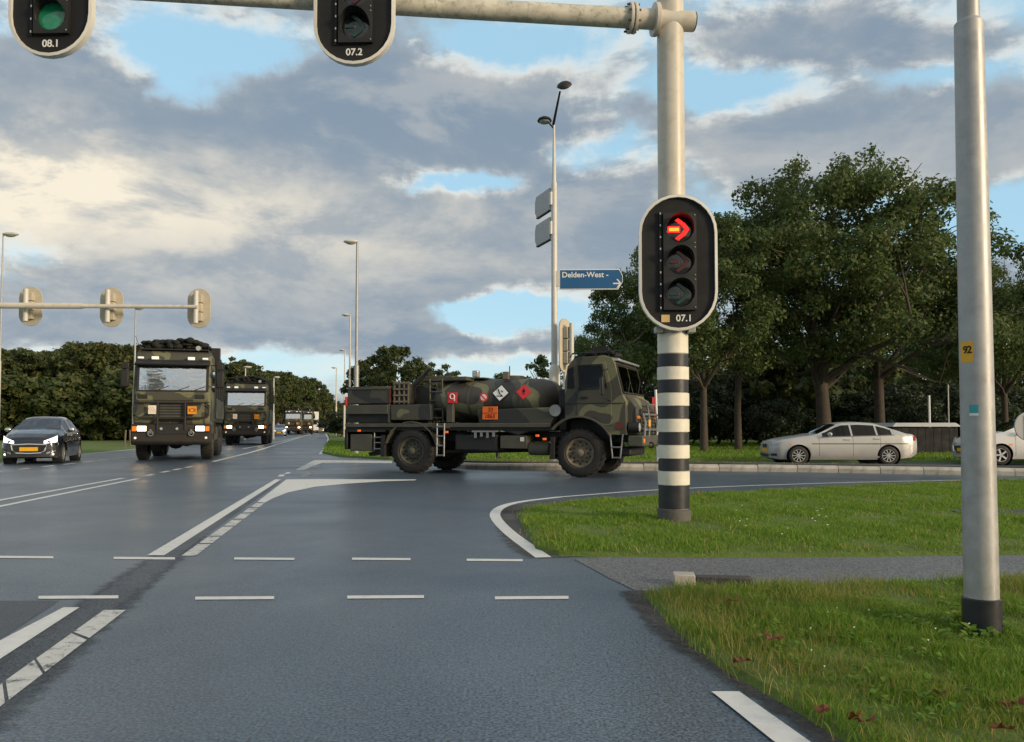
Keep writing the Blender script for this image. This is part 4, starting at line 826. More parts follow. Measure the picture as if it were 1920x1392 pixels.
for x, z in ((-2.9, 1.3), (-1.2, 1.3), (1.4, 1.3), (-1.5, 4.0), (1.0, 4.0)):
    f = MB().bb(x - .55, x + .55, -.05, -.002, z - .65, z + .65).build('window', MAT['signwhite'], house); MB().bb(x - .42, x - .04, -.065, -.051, z - .52, z + .52).bb(x + .04, x + .42, -.065, -.051, z - .52, z + .52).build('pane', MAT['lensdark'], f)
MB().bb(2.6, 3.6, -.05, -.002, 0, 2.2).build('door', MAT['signwhite'], house)
sh0 = at(1735, 800, 34); shed = empty('garden_shed', (sh0.x, sh0.y, .05), R(2), 'low dark shed with pale flat roof behind the silver car', 'shed')
MB().bb(-1.35, 1.35, 0, 2.2, 0, 1.12).build('wall', MAT['dark'], shed); MB().prism([(-1.46, 1.14), (-1.30, 1.30), (1.2, 1.30), (1.46, 1.14)], 1, -.14, 2.4).build('roof', MAT['shedroof'], shed, .01)
for k in range(8): MB().bb(-1.34 + k * .335, -1.02 + k * .335, -.02, -.001, .02, 1.10).build('board', MAT['black'], shed)
for px, py0, py1, lab in ((1743, 745, 800, 'thin white pole standing behind the dark shed'), (1779, 725, 795, 'slim grey pole left of the lamp post')):
    p = gp(px, 37); o = MB().cyl((0, 0, 0), (0, 0, at(px, py0, 37).z), .05 if px == 1743 else .03, None, 10).build('garden_pole', MAT['signwhite' if px == 1743 else 'galv']); o.location = p; tag(o, lab, 'pole')
# ================================================================ VEHICLES
def wheel(parent, c, r, wdt, side, rimmat, style, name='wheel'):
    """axis along y; side = +1 / -1 gives the outer direction"""
    t = bpy.data.objects.new(name, None); col.objects.link(t); t.parent = parent; t.location = c
    ax = (0, side, 0); h = wdt / 2
    MB().lathe([(r * .60, h * .70), (r * .66, h * .95), (r * .86, h), (r * .955, h * .82), (r, h * .5), (r, -h * .5), (r * .955, -h * .82), (r * .86, -h), (r * .6, -h * .8)], (0, 0, 0), ax, 40).build('tyre', MAT['rubber'], t)
    if style == 'truck':
        rm = MB(); rm.lathe([(r * .62, h * .72), (r * .57, h * .80), (r * .53, h * .62), (r * .40, h * .30), (r * .30, h * .42), (.001, h * .44)], (0, 0, 0), ax, 32); rm.build('rim', MAT[rimmat], t)
        tr = MB()
        for k in range(26):
            a = 2 * math.pi * k / 26; ro = Matrix.Rotation(-a, 3, 'Y'); tr.box((math.cos(a) * r * .985, 0, math.sin(a) * r * .985), (r * .045, wdt * .8, r * .10), ro)
        tr.build('tread', MAT['rubber'], t)
        hb = MB(); hb.lathe([(r * .17, h * .42), (r * .16, h * .85), (r * .10, h * .98), (.001, h)], (0, 0, 0), ax, 18); hb.build('hub', MAT[rimmat], t)
        b = MB()
        for k in range(10):
            a = 2 * math.pi * k / 10; p = Vector((math.cos(a) * r * .33, side * h * .42, math.sin(a) * r * .33)); b.cyl(p, p + Vector((0, side * .05, 0)), r * .035, None, 6)
        b.build('wheel_nut', MAT['dark'], t)
        if style == 'truck':
            hl = MB()
            for k in range(10):
                a = 2 * math.pi * (k + .5) / 10; p = Vector((math.cos(a) * r * .455, side * h * .47, math.sin(a) * r * .455)); hl.cyl(p, p + Vector((0, side * .012, 0)), r * .05, None, 8)
            hl.build('hand_hole', MAT['dark'], t)
    else:
        MB().lathe([(r * .68, h * .7), (r * .64, h * .86), (r * .61, h * .72), (r * .58, h * .2), (r * .2, h * .1), (.001, h * .1)], (0, 0, 0), ax, 32).build('rim', MAT['dark'], t)
        n = 10 if style == 'multi' else 5; sp_ = MB()
        for k in range(n):
            a = 2 * math.pi * k / n; ro = Matrix.Rotation(-a, 3, 'Y'); sp_.box((math.cos(a) * r * .35, side * h * .72, math.sin(a) * r * .35), (r * .56, .03, r * (.075 if n > 5 else .16)), ro)
        sp_.lathe([(r * .65, h * .72), (r * .66, h * .88), (r * .61, h * .88), (r * .60, h * .72)], (0, 0, 0), ax, 32); sp_.lathe([(r * .14, h * .6), (r * .13, h * .82), (.001, h * .84)], (0, 0, 0), ax, 14)
        sp_.build('spokes', MAT['alloy'], t)
    return t
def sampler(tab, sm=.10):
    xs = np.arange(tab[0][0] - .3, tab[-1][0] + .3, .01); ys = np.interp(xs, [a for a, b in tab], [b for a, b in tab]); k = max(1, int(sm / .01)); ker = np.ones(k) / k
    yp = np.pad(ys, k, mode='edge'); ysm = np.convolve(yp, ker, 'same')[k:-k]; return lambda x: float(np.interp(x, xs, ysm))
class Car:
    """body shell lofted from tables along x (0 = front, positive backwards); local frame: x forward"""
    def __init__(s, sp, paintmat):
        s.sp = sp; s.root = None; s.top = sampler(sp['top'], .09); s.belt = sampler(sp['belt'], .15); s.wid = sampler(sp['wid'], .10); s.bot = sampler(sp['bot'], .06); s.roofw = sampler(sp['roofw'], .15); s.mat = paintmat
    def section(s, x):
        sp = s.sp; W, zt, zb = s.wid(x), s.top(x), s.bot(x); bl = min(s.belt(x), zt - .035); rw = s.roofw(x); gh = zt - bl; pts = []
        for i in range(9):
            t = i / 8; z = zb + (bl - zb) * t; bulge = 1 - .055 * (1 - min(1, t / .35)) ** 2 - .05 * max(0, (t - .62) / .38) ** 1.6; pts.append((W * bulge, z))
        wb = pts[-1][0]
        k = min(1.0, max(0.0, (gh - .06) / .22)); we = (wb - .05) * (1 - k) + rw * k
        pts.append((wb - .03 * k - .004, bl + .012)); pts.append((we + .012, zt - .10 * k - .022 * (1 - k) - .004)); pts.append((we - .035, zt - .045 * k - .012 * (1 - k))); pts.append((we * .62, zt - .012)); pts.append((0, zt)); return pts
    def surf_y(s, x, z):
        p = s.section(x); zs = [q[1] for q in p[:9]]; return float(np.interp(z, zs, [q[0] for q in p[:9]]))
    def build(s, name, loc, yaw, label, group=None):
        sp = s.sp; Ln = sp['L']; t = empty(name, loc, yaw, label, 'car', group); s.root = t
        xs = list(np.linspace(0, Ln, int(Ln / .055) + 1)); xs[0] = .005; xs[-1] = Ln - .005; n = len(xs); half = [s.section(x) for x in xs]; m = len(half[0]); rows = 2 * m - 1; V = []
        for x, h in zip(xs, half):
            V += [(-x, -y, z) for y, z in h] + [(-x, y, z) for y, z in h[-2::-1]]
        V = [list(v) for v in V]; F_ = {'body': [], 'windscreen': [], 'rear_window': []}; wins = [[] for _ in range(2 * len(sp['win']))]
        def mid(i): return (xs[i] + xs[i + 1]) / 2
        for i in range(n - 1):
            x = mid(i); zt, bl = s.top(x), s.belt(x)
            for j in range(rows - 1):
                f = (i * rows + j, i * rows + j + 1, (i + 1) * rows + j + 1, (i + 1) * rows + j); jj = min(j, rows - 2 - j); kind = 'body'
                if jj >= m - 3 and sp['ws'][0] < x < sp['ws'][1]: kind = 'windscreen'
                if jj >= m - 3 and sp['rw'][0] < x < sp['rw'][1]: kind = 'rear_window'
                if jj == 9 and zt - bl > .17:
                    for k, (a, b) in enumerate(sp['win']):
                        if a < x < b: kind = ('w', 2 * k + (0 if j < m else 1))
                if isinstance(kind, tuple): wins[kind[1]].append(f)
                else: F_[kind].append(f)
        F_['body'] += [tuple(range(rows))[::-1], tuple((n - 1) * rows + j for j in range(rows))]
        # wheel arches
        R_ = sp['ar']; ins = set()
        for ax in sp['axles']:
            for k, v in enumerate(V):
                d = math.hypot(-v[0] - ax, v[2] - sp['r']); j = k % rows
                if d < R_ and min(j, rows - 1 - j) < 9: ins.add(k)
        F_['body'] = [f for f in F_['body'] if len(f) > 4 or not all(k in ins for k in f)]
        for k in ins:
            v = V[k]; ax = min(sp['axles'], key=lambda a: abs(-v[0] - a)); dxx, dzz = -v[0] - ax, v[2] - sp['r']; d = max(1e-3, math.hypot(dxx, dzz)); v[0] = -(ax + dxx / d * R_); v[2] = max(sp['r'] + dzz / d * R_, sp['r'] * .55)
        def part(nm, fs, mat, par=None):
            if not fs: return None
            used = sorted({k for f in fs for k in f}); mp = {k: q for q, k in enumerate(used)}; return MB().add([V[k] for k in used], [tuple(mp[k] for k in f) for f in fs]).build(nm, MAT[mat], par or t, smooth=45)
        b = part('body', F_['body'], s.mat); part('windscreen', F_['windscreen'], 'carscreen'); part('rear_window', F_['rear_window'], 'glass')
        for wf in wins: part('side_window', wf, 'glass')
        r = sp['r']
        for ax in sp['axles']:
            for sd in (-1, 1):
                y = s.wid(ax) - .115; wheel(t, (-ax, sd * y, r), r, .205, sd, 'alloy', sp['wheel'])
                MB().lathe([(R_ + .004, -.02), (R_ + .004, -.28), (.05, -.28)], (-ax, sd * (s.wid(ax) - .01), r), (0, sd, 0), 28).build('arch_liner', MAT['dark'], t)
        MB().bb(-Ln + .25, -.25, -.72, .72, s.bot(Ln / 2) - .02, s.bot(Ln / 2) + .03).build('underbody', MAT['dark'], t)
        a0, b0 = sp['cab']; bz = s.belt((a0 + b0) / 2)
        MB().bb(-b0, -a0, -.62, .62, .35, bz - .06).build('interior', MAT['cabin'], t, .03)
        for xx in sp['seats']:
            for sd in (-.36, .36): MB().bb(-xx - .12, -xx + .02, sd - .22, sd + .22, bz - .2, bz + .22).bb(-xx - .09, -xx, sd - .12, sd + .12, bz + .24, bz + .38).build('seat', MAT['cabin'], t, .03)
        for sd in (-1, 1):
            mx = sp['mirror']; yy = s.wid(mx); q = MB().ball((-mx, sd * (yy + .07), s.belt(mx) + .09), (.07, .11, .07), 12, 8).build('mirror', MAT[sp.get('mirmat', s.mat)], t); MB().bb(-mx - .02, -mx + .02, min(sd * (yy - .06), sd * (yy + .02)), max(sd * (yy - .06), sd * (yy + .02)), s.belt(mx) + .02, s.belt(mx) + .06).build('mirror_arm', MAT['dark'], q)
            for dx0 in sp['doors']:                                  # door seams
                zz_ = np.linspace(s.bot(dx0) + .12, s.belt(dx0) - .01, 10); MB().tube([(-dx0, sd * (s.surf_y(dx0, z) - .001), z) for z in zz_], .0055, 4).build('door_seam', MAT['dark'], t)
            for hx in sp['handles']:
                z = s.belt(hx) - .10; MB().bb(-hx - .10, -hx + .10, min(sd * s.surf_y(hx, z) - .005, sd * (s.surf_y(hx, z) + .03)), max(sd * s.surf_y(hx, z) - .005 * -sd, sd * (s.surf_y(hx, z) + .03)), z - .015, z + .015).build('door_handle', MAT[sp.get('mirmat', s.mat)], t, .008)
            xs2 = np.linspace(sp['trim'][0], sp['trim'][1], 24); MB().tube([(-x, sd * (s.surf_y(x, s.belt(x) - .005) + .001), s.belt(x) - .002) for x in xs2], .008, 5).build('window_trim', MAT['dark'], t)
            zs3 = sp.get('rub'); 
            if zs3: MB().tube([(-x, sd * (s.surf_y(x, zs3) + .002), zs3) for x in np.linspace(sp['rubx'][0], sp['rubx'][1], 24)], .012, 5).build('side_strip', MAT['dark' if s.mat == 'silver' else s.mat], t)
        return t
    def front_pt(s, x, y, z): return (-x, y, z)
def side_patch(car, x0, x1, z0, z1, sd, mat, name, off=.008, taper=0.0):
    """curved patch on the flank"""
    n = 8; vs = []
    for i in range(n + 1):
        x = x0 + (x1 - x0) * i / n; k = taper * i / n
        for z in (z0 + k * (z1 - z0), z1): vs.append((-x, sd * (car.surf_y(x, z) + off), z))
    return MB().add(vs, [(2 * i, 2 * i + 1, 2 * i + 3, 2 * i + 2) for i in range(n)]).build(name, MAT[mat], car.root)
def nose_x(car, y, z):
    """x where the front reaches half width y at height z"""
    for x in np.arange(.005, 1.2, .01):
        if car.surf_y(x, z) >= abs(y) and car.top(x) > z: return x
    return 0.3
def nose_patch(car, ys, z0, z1, mat, name, off=.012, z0b=None, z1b=None):
    n = len(ys); vs = []
    for i, y in enumerate(ys):
        k = i / (n - 1); za = z0 + ((z0b if z0b is not None else z0) - z0) * k; zb = z1 + ((z1b if z1b is not None else z1) - z1) * k
        for z in (za, zb): vs.append((-(nose_x(car, y, z) - off), y, z))
    return MB().add(vs, [(2 * i, 2 * i + 1, 2 * i + 3, 2 * i + 2) for i in range(n - 1)]).build(name, MAT[mat], car.root)
# ---- silver saloon
saloon = dict(L=4.52, top=[(0, .68), (.06, .76), (.3, .84), (.9, .95), (1.28, 1.0), (1.45, 1.06), (2.0, 1.34), (2.2, 1.405), (2.7, 1.425), (3.2, 1.40), (3.55, 1.31), (4.0, 1.11), (4.16, 1.05), (4.38, 1.03), (4.46, .98), (4.52, .86)],
    belt=[(0, .62), (.4, .77), (1.2, .90), (2, .93), (3.2, .965), (4.0, .99), (4.5, .92)], wid=[(0, .52), (.08, .66), (.25, .78), (.6, .87), (1.2, .90), (3.3, .908), (4.0, .87), (4.35, .79), (4.52, .66)],
    bot=[(0, .24), (.2, .19), (.6, .18), (3.8, .19), (4.3, .26), (4.52, .38)], roofw=[(0, .62), (1.4, .70), (2.0, .60), (2.7, .60), (3.4, .60), (3.9, .66), (4.5, .6)], ws=(1.40, 2.06), rw=(3.42, 4.05),
    win=[(1.55, 2.42), (2.50, 3.22), (3.26, 3.68)], axles=(.80, 3.56), r=.315, ar=.365, wheel='multi', cab=(1.35, 3.7), seats=(2.55, 3.35), mirror=1.72, doors=(1.42, 2.46, 3.30), handles=(2.28, 3.2), trim=(1.5, 3.75), rub=.70, rubx=(1.2, 4.15))
sv = Car(saloon, 'silver'); sy = 25.6
sv.build('saloon_car', (8.09, sy + .9, 0), math.pi - R(1.0), 'silver saloon car driving left behind the kerb', None)
sv.root.scale = (1, 1, .95)
for sd in (-1, 1):
    nose_patch(sv, [sd * q for q in (.42, .52, .62, .70, .755)], .60, .70, 'clearlamp', 'headlight', .012, .64, .745)
    nose_patch(sv, [sd * q for q in (.03, .10, .16, .21)], .56, .685, 'dark', 'kidney_grille', .014)
    nose_patch(sv, [sd * q for q in (.50, .58, .66, .72)], .30, .38, 'dark', 'fog_intake', .012)
    side_patch(sv, 4.22, 4.47, .80, .95, sd, 'taillamp', 'tail_light', .01); side_patch(sv, .52, .60, .66, .69, sd, 'amber', 'side_indicator')
    side_patch(sv, 1.15, 3.25, .25, .30, sd, 'silver', 'sill', .02)
nose_patch(sv, [-.4, -.2, 0, .2, .4], .26, .36, 'dark', 'lower_intake', .012); MB().bb(-.005, .015, -.26, .26, .42, .53).build('number_plate', MAT['yellow'], sv.root)
# ---- dark hatchback with lights on
hatch = dict(L=3.97, top=[(0, .68), (.06, .79), (.35, .92), (.75, 1.01), (.9, 1.04), (1.1, 1.13), (1.75, 1.39), (1.95, 1.445), (2.5, 1.465), (3.2, 1.41), (3.55, 1.30), (3.82, 1.02), (3.95, .9), (3.97, .8)],
    belt=[(0, .62), (.5, .82), (1.2, .93), (2, .96), (3, 1.0), (3.9, .98)], wid=[(0, .62), (.08, .74), (.25, .82), (.6, .86), (1.2, .868), (3.2, .87), (3.6, .83), (3.97, .70)], bot=[(0, .22), (.2, .19), (.6, .19), (3.4, .2), (3.8, .28), (3.97, .4)],
    roofw=[(0, .62), (1.1, .70), (1.8, .58), (2.6, .58), (3.3, .56), (3.9, .6)], ws=(.96, 1.84), rw=(3.42, 3.84), win=[(1.25, 2.1), (2.18, 2.85), (2.9, 3.3)], axles=(.76, 3.30), r=.315, ar=.365, wheel='five', cab=(1.2, 3.3), seats=(2.2, 2.95), mirror=1.4, mirmat='chrome', doors=(1.2, 2.14, 2.95), handles=(1.95, 2.8), trim=(1.2, 3.3))
def dress_hatch(c, lights='hlampcar'):
    for sd in (-1, 1):
        nose_patch(c, [sd * q for q in (.42, .52, .62, .70, .765)], .62, .70, lights, 'headlight', .014, .66, .86)
        nose_patch(c, [sd * q for q in (.50, .58, .66, .74)], .30, .36, 'chrome', 'fog_trim', .012, .38, .42)
        q = MB().ball((-nose_x(c, sd * .68, .30) + .01, sd * .68, .30), .035, 8, 6).build('fog_light', MAT[lights], c.root)
    nose_patch(c, [-.48, -.3, -.1, .1, .3, .48], .36, .58, 'dark', 'grille', .012)
    fr = [(-.50, .585), (-.46, .42), (-.36, .34), (0, .325), (.36, .34), (.46, .42), (.50, .585), (0, .605), (-.50, .585)]; MB().tube([(-nose_x(c, y, z) + .016, y, z) for y, z in fr], .024, 6).build('grille_frame', MAT['chrome'], c.root)
    MB().box((.02, 0, .455), (.02, .52, .115)).build('number_plate', MAT['yellow'], c.root)
    MB().ball((-.045, 0, .69), (.02, .03, .04), 8, 6).build('badge', MAT['chrome'], c.root)
    MB().bb(-1.98, -1.94, -.05, .32, 1.30, 1.34).build('sun_strip', MAT['clearlamp'], c.root)
def heading(dx_, dy_): return math.atan2(dy_, dx_)
hc = Car(hatch, 'navy'); hp = at(62, 868, 26.0); hc.build('hatchback_car', (hp.x - .26, 26.2, 0), heading(.285, -.958), 'dark navy hatchback with lit headlights at the left edge', None); dress_hatch(hc); hc.root.scale = (.95, 1, 1.06)
# ---- white hatchback half hidden behind the lamp post
wc = Car(dict(hatch), 'whitecar'); wc.sp = dict(hatch, mirmat='whitecar'); wc.build('hatchback_car', (14.4, 26.5, 0), math.pi - R(1), 'white hatchback driving left, half hidden by the grey lamp post', None); dress_hatch(wc, 'clearlamp')
side_patch(wc, 1.0, 1.1, .62, .66, 1, 'amber', 'side_indicator')
# ---- distant cars in the oncoming lane
def far_car(px, py, mat, label):
    c = Car(dict(hatch, mirmat=mat), mat); g = G(px, py); c.build('hatchback_car', g, heading(.235, -.97), label, 'distant oncoming cars'); dress_hatch(c); return c
fc = far_car(523, 818.5, 'greycar', 'grey-blue car following the second army truck')
for px, py, lab in ((601, 811.2, 'pale distant car at the end of the convoy'), (612, 810.2, 'pale distant car right at the road bend'), (589, 812.0, 'pale distant car just behind the white lorry')):
    c = copy_tree(fc.root); g = G(px, py); c.location = g; c['label'] = lab
# ---- white lorry far away
wl = empty('white_lorry', G(584, 812.5), heading(.22, -.97), 'distant white lorry behind the far army trucks', 'lorry')
MB().bb(-6, -1.9, -1.2, 1.2, .9, 3.9).build('cargo_box', MAT['signwhite'], wl, .05); MB().prism([(-1.8, .5), (.1, .5), (.15, 1.5), (-.1, 2.7), (-1.8, 2.8)], 1, -1.15, 1.15).build('cab', MAT['signwhite'], wl, .08); MB().box((.07, 0, 1.95), (.2, 1.9, .8), Matrix.Rotation(-.2, 3, 'Y')).build('windscreen', MAT['glassdark'], wl)
for x in (-.9, -4.6):
    for sd in (-1, 1): wheel(wl, (x, sd * 1.0, .5), .5, .3, sd, 'hub', 'truck')
MB().bb(-6, .0, -.5, .5, .5, .88).build('chassis', MAT['dark'], wl)
# ================================================================ ARMY TANKER (side-on), local frame: x forward, y away from the camera, origin under the rear axle
TH = R(-21)
rw_ = Vector((-2.56, 21.1, 0)); perp = Vector((math.sin(-TH), math.cos(TH), 0))
tk = empty('tanker_truck', rw_ + perp * 1.12, TH, 'camouflaged army tanker truck turning across the junction', 'tanker truck')
WB = 4.45; WR = .575
def arc(cx_, cz_, r, a0, a1, n=10): return [(cx_ + r * math.cos(R(a0 + (a1 - a0) * i / n)), cz_ + r * math.sin(R(a0 + (a1 - a0) * i / n))) for i in range(n + 1)]
CM, CP = MAT['camo'], MAT['greygreen']
for x in (0, WB):
    for sd in (-1, 1): wheel(tk, (x, sd * .98, WR), WR, .36, sd, 'hub' if x else 'greygreen', 'truck')
    MB().cyl((x, -.85, WR), (x, .85, WR), .09).ball((x, 0, WR), (.24, .26, .22), 12, 8).build('axle', MAT['dark'], tk)
for sd in (-1, 1): MB().bb(-1.85, 5.45, sd * .42 - .05, sd * .42 + .05, .82, 1.06).build('chassis_rail', MAT['dark'], tk, .01)
for x in (-1.5, 1.4, 2.6, 3.5): MB().bb(x - .06, x + .06, -.4, .4, .86, 1.02).build('cross_member', MAT['dark'], tk)
# rear mudguards
for sd in (-1, 1):
    o, i_ = arc(0, WR, .76, 165, 12), arc(0, WR, .725, 12, 165); y0, y1 = (-1.2, -.72) if sd < 0 else (.72, 1.2); MB().prism(o + i_, 1, y0, y1).build('mudguard', CP, tk, .006)
    MB().prism([(-.86, .42), (-.84, .98), (-.74, .98), (-.74, .42)], 1, y0, y1).build('mud_flap', MAT['rubber'], tk)
# cab
AR0 = arc(WB, WR, .84, 31, 113, 12)
prof = [(4.1, 1.36), (4.1, 2.25), (4.17, 2.62), (4.32, 2.80), (4.5, 2.84), (5.08, 2.86), (5.25, 2.80), (5.32, 2.66), (5.49, 1.96), (5.57, 1.78), (5.58, 1.0)] + AR0
MB().prism(prof, 1, -1.17, 1.17).build('cab', CM, tk, .05)
MB().prism(arc(WB, WR, .88, 28, 140, 14) + arc(WB, WR, .835, 140, 28, 14), 1, -1.25, -1.10).build('wheel_arch', CP, tk, .008); MB().prism(arc(WB, WR, .88, 28, 140, 14) + arc(WB, WR, .835, 140, 28, 14), 1, 1.10, 1.25).build('wheel_arch', CP, tk, .008)
MB().prism(arc(WB, WR, .82, 25, 150, 14) + [(WB - .5, .9), (WB + .5, .9)], 1, -.6, .6).build('engine_bay', MAT['dark'], tk)
MB().prism([(3.72, .42), (3.76, .95), (3.84, .95), (3.84, .42)], 1, -1.2, -.75).build('mud_flap', MAT['rubber'], tk); MB().prism([(3.72, .42), (3.76, .95), (3.84, .95), (3.84, .42)], 1, .75, 1.2).build('mud_flap', MAT['rubber'], tk)
for sd in (-1, 1):
    ya, yb = (-1.186, -1.172) if sd < 0 else (1.172, 1.186); fa, fb = (-1.19, -1.168) if sd < 0 else (1.168, 1.19)
    dr = MB().prism([(4.40, 1.42), (4.40, 2.68), (5.10, 2.70), (5.24, 2.02), (5.24, 1.22), (5.05, 1.22), (4.85, 1.40)], 1, *( (-1.180, -1.165) if sd < 0 else (1.165, 1.180))).build('door', CM, tk, .006)
    MB().prism([(4.44, 2.09), (4.45, 2.62), (5.0, 2.63), (5.12, 2.12)], 1, ya, yb).build('side_window', MAT['glassdark'], dr, .01)
    MB().tube([(4.43, sd * 1.188, 2.07), (4.44, sd * 1.188, 2.64), (5.02, sd * 1.188, 2.65), (5.15, sd * 1.188, 2.1), (4.43, sd * 1.188, 2.07)], .014, 5).build('window_seal', MAT['rubber'], dr)
    MB().bb(4.50, 4.66, min(sd * 1.18, sd * 1.22), max(sd * 1.18, sd * 1.22), 1.86, 1.90).build('door_handle', MAT['dark'], dr)
    MB().prism([(4.16, 2.10), (4.18, 2.55), (4.32, 2.62), (4.34, 2.10)], 1, ya, yb).build('quarter_window', MAT['glassdark'], tk, .01)
    MB().tube([(4.12, sd * 1.178, 1.74), (5.5, sd * 1.178, 1.74)], .012, 4).build('pressing_line', MAT['dark'], tk)
    mr = MB().bb(5.06, 5.12, min(sd * 1.32, sd * 1.52), max(sd * 1.32, sd * 1.52), 1.92, 2.34).build('mirror', MAT['dark'], tk, .02); MB().tube([(5.15, sd * 1.15, 2.55), (5.1, sd * 1.42, 2.45), (5.09, sd * 1.42, 1.85), (5.2, sd * 1.17, 1.80)], .013, 6).build('mirror_bracket', MAT['dark'], mr)
    MB().bb(5.05, 5.055, min(sd * 1.335, sd * 1.505), max(sd * 1.335, sd * 1.505), 1.95, 2.31).build('mirror_glass', MAT['clearlamp'], mr)
    st = MB()                                                     # step ladder under the cab
    for x in (5.20, 5.50): st.tube([(x + (.06 if x < 5.3 else -.06), sd * 1.2, .46), (x, sd * 1.18, 1.02)], .018, 6)
    for z in (.48, .72): st.tube([(5.24, sd * 1.2, z), (5.46, sd * 1.2, z)], .018, 6)
    st.build('step', MAT['steel'], tk)
    MB().cyl((5.40, sd * 1.12, 1.22), (5.42, sd * 1.24, 1.22), .10, .09, 16).build('side_lamp', MAT['maroon'], tk)
slope = math.atan2(5.49 - 5.32, 2.66 - 1.96)
def frontquad(y0, y1, t0, t1, off, mat, name, par):
    d = Vector((5.32 - 5.49, 0, 2.66 - 1.96)); nrm = Vector((d.z, 0, -d.x)).normalized(); P = lambda y, t: Vector((5.49, y, 1.96)) + d * t + nrm * off
    a = [P(y0, t0), P(y1, t0), P(y1, t1), P(y0, t1)]; b = [q - nrm * .012 for q in a]; return MB().add(a + b, [(0, 1, 2, 3), (7, 6, 5, 4), (0, 4, 5, 1), (1, 5, 6, 2), (2, 6, 7, 3), (3, 7, 4, 0)]).build(name, MAT[mat], par)
for y0, y1 in ((-1.06, -.04), (.04, 1.06)):
    frontquad(y0, y1, .06, .94, .012, 'glassdark', 'windscreen', tk)
    wq = MB(); wq.tube([(5.51, (y0 + y1) / 2 - .1, 1.99), (5.46, (y0 + y1) / 2 + .32, 2.30)], .012, 5); wq.build('wiper', MAT['dark'], tk)
MB().tube([(5.50, -1.1, 1.99), (5.335, -1.1, 2.66), (5.335, 1.1, 2.66), (5.50, 1.1, 1.99), (5.50, -1.1, 1.99)], .022, 6).build('windscreen_seal', MAT['rubber'], tk)
MB().bb(5.2, 5.40, -1.1, 1.1, 2.73, 2.78).build('sun_visor', MAT['clearlamp'], tk, .01)
# roof: hatch ring, gun mount and rail
MB().torus((4.75, -.1, 2.92), (0, 0, 1), .46, .035, 24, 6).build('hatch_ring', MAT['dark'], tk); MB().cyl((4.75, -.1, 2.84), (4.75, -.1, 2.90), .44, .42, 24).build('hatch', CP, tk)
MB().tube([(4.25, -.35, 2.95), (4.6, -.5, 3.02), (4.95, -.62, 3.03)], .03, 8).tube([(4.8, -.55, 3.02), (5.35, -.72, 2.98)], .022, 8).box((4.85, -.58, 3.05), (.34, .12, .14)).build('gun_mount', MAT['dark'], tk)
MB().tube([(4.2, -1.05, 2.84), (4.25, -1.05, 2.93), (5.1, -1.05, 2.94), (5.15, -1.05, 2.85)], .02, 6).build('roof_rail', MAT['dark'], tk)
MB().tube([(4.25, .7, 2.85), (4.3, .72, 3.15), (4.32, .72, 3.35)], .016, 5).build('aerial', MAT['dark'], tk)
rn_ = np.random.default_rng(8); nb_ = MB()
for k in range(16): nb_.ball((rn_.uniform(4.5, 5.15), rn_.uniform(-.75, .3), 2.92 + rn_.uniform(0, .08)), (rn_.uniform(.07, .14), rn_.uniform(.08, .16), rn_.uniform(.05, .09)), 8, 5)
nb_.build('roof_net', MAT['net'], tk)
# grille, lamps, crash bars, bumper
MB().prism([(5.5, 1.0), (5.5, 1.92), (5.66, 1.84), (5.80, 1.66), (5.82, 1.0)], 1, -.98, .98).build('nose', CM, tk, .05)
g_ = MB().bb(5.81, 5.85, -.78, .78, 1.08, 1.62).build('grille', MAT['dark'], tk, .02)
for k in range(6): MB().bb(5.85, 5.865, -.72, .72, 1.14 + k * .085, 1.175 + k * .085).build('slat', CP, g_)
for sd in (-1, 1):
    h = MB().cyl((5.62, sd * 1.02, 1.18), (5.86, sd * 1.02, 1.18), .13, .12, 20).build('headlight', MAT['dark'], tk); MB().ball((5.855, sd * 1.02, 1.18), (.03, .105, .105), 14, 8).build('lens', MAT['clearlamp'], h)
    MB().bb(5.78, 5.84, sd * .9 - .07, sd * .9 + .07, 1.38, 1.45).build('indicator', MAT['amber'], tk, .01)
bar = MB()
for y in (-.95, -.45, .45, .95): bar.tube([(5.95, y, .95), (5.98, y, 1.3), (5.92, y, 1.72 if abs(y) < .5 else 1.5)], .028, 6)
for z in (1.12, 1.48): bar.tube([(5.96, -.95, z), (5.98, .95, z)], .026, 6)
bar.tube([(5.92, -.45, 1.72), (5.92, .45, 1.72)], .028, 6); bar.build('crash_bar', MAT['steel'], tk)
MB().bb(5.62, 5.98, -1.2, 1.2, .74, .99).build('bumper', CP, tk, .03); MB().bb(5.99, 6.0, -.66, -.44, 1.20, 1.36).build('number_plate', MAT['yellow'], tk)
MB().bb(5.90, 5.99, -1.16, -1.02, .82, .92).build('bumper_lamp', MAT['amber'], tk, .01)
for y in (-.5, .5): MB().torus((6.02, y, .76), (0, 1, 0), .06, .02, 14, 6).build('tow_shackle', MAT['dark'], tk)
MB().bb(5.3, 5.6, -.8, .8, .5, .72).build('front_under_guard', MAT['dark'], tk, .05)
# deck with side rail
MB().bb(-1.93, 3.75, -1.12, 1.12, 1.10, 1.22).build('deck', MAT['dark'], tk, .01)
for sd in (-1, 1): MB().bb(-1.93, 3.75, sd * 1.16 - .035, sd * 1.16 + .035, 1.18, 1.28).build('side_rail', CP, tk, .012)
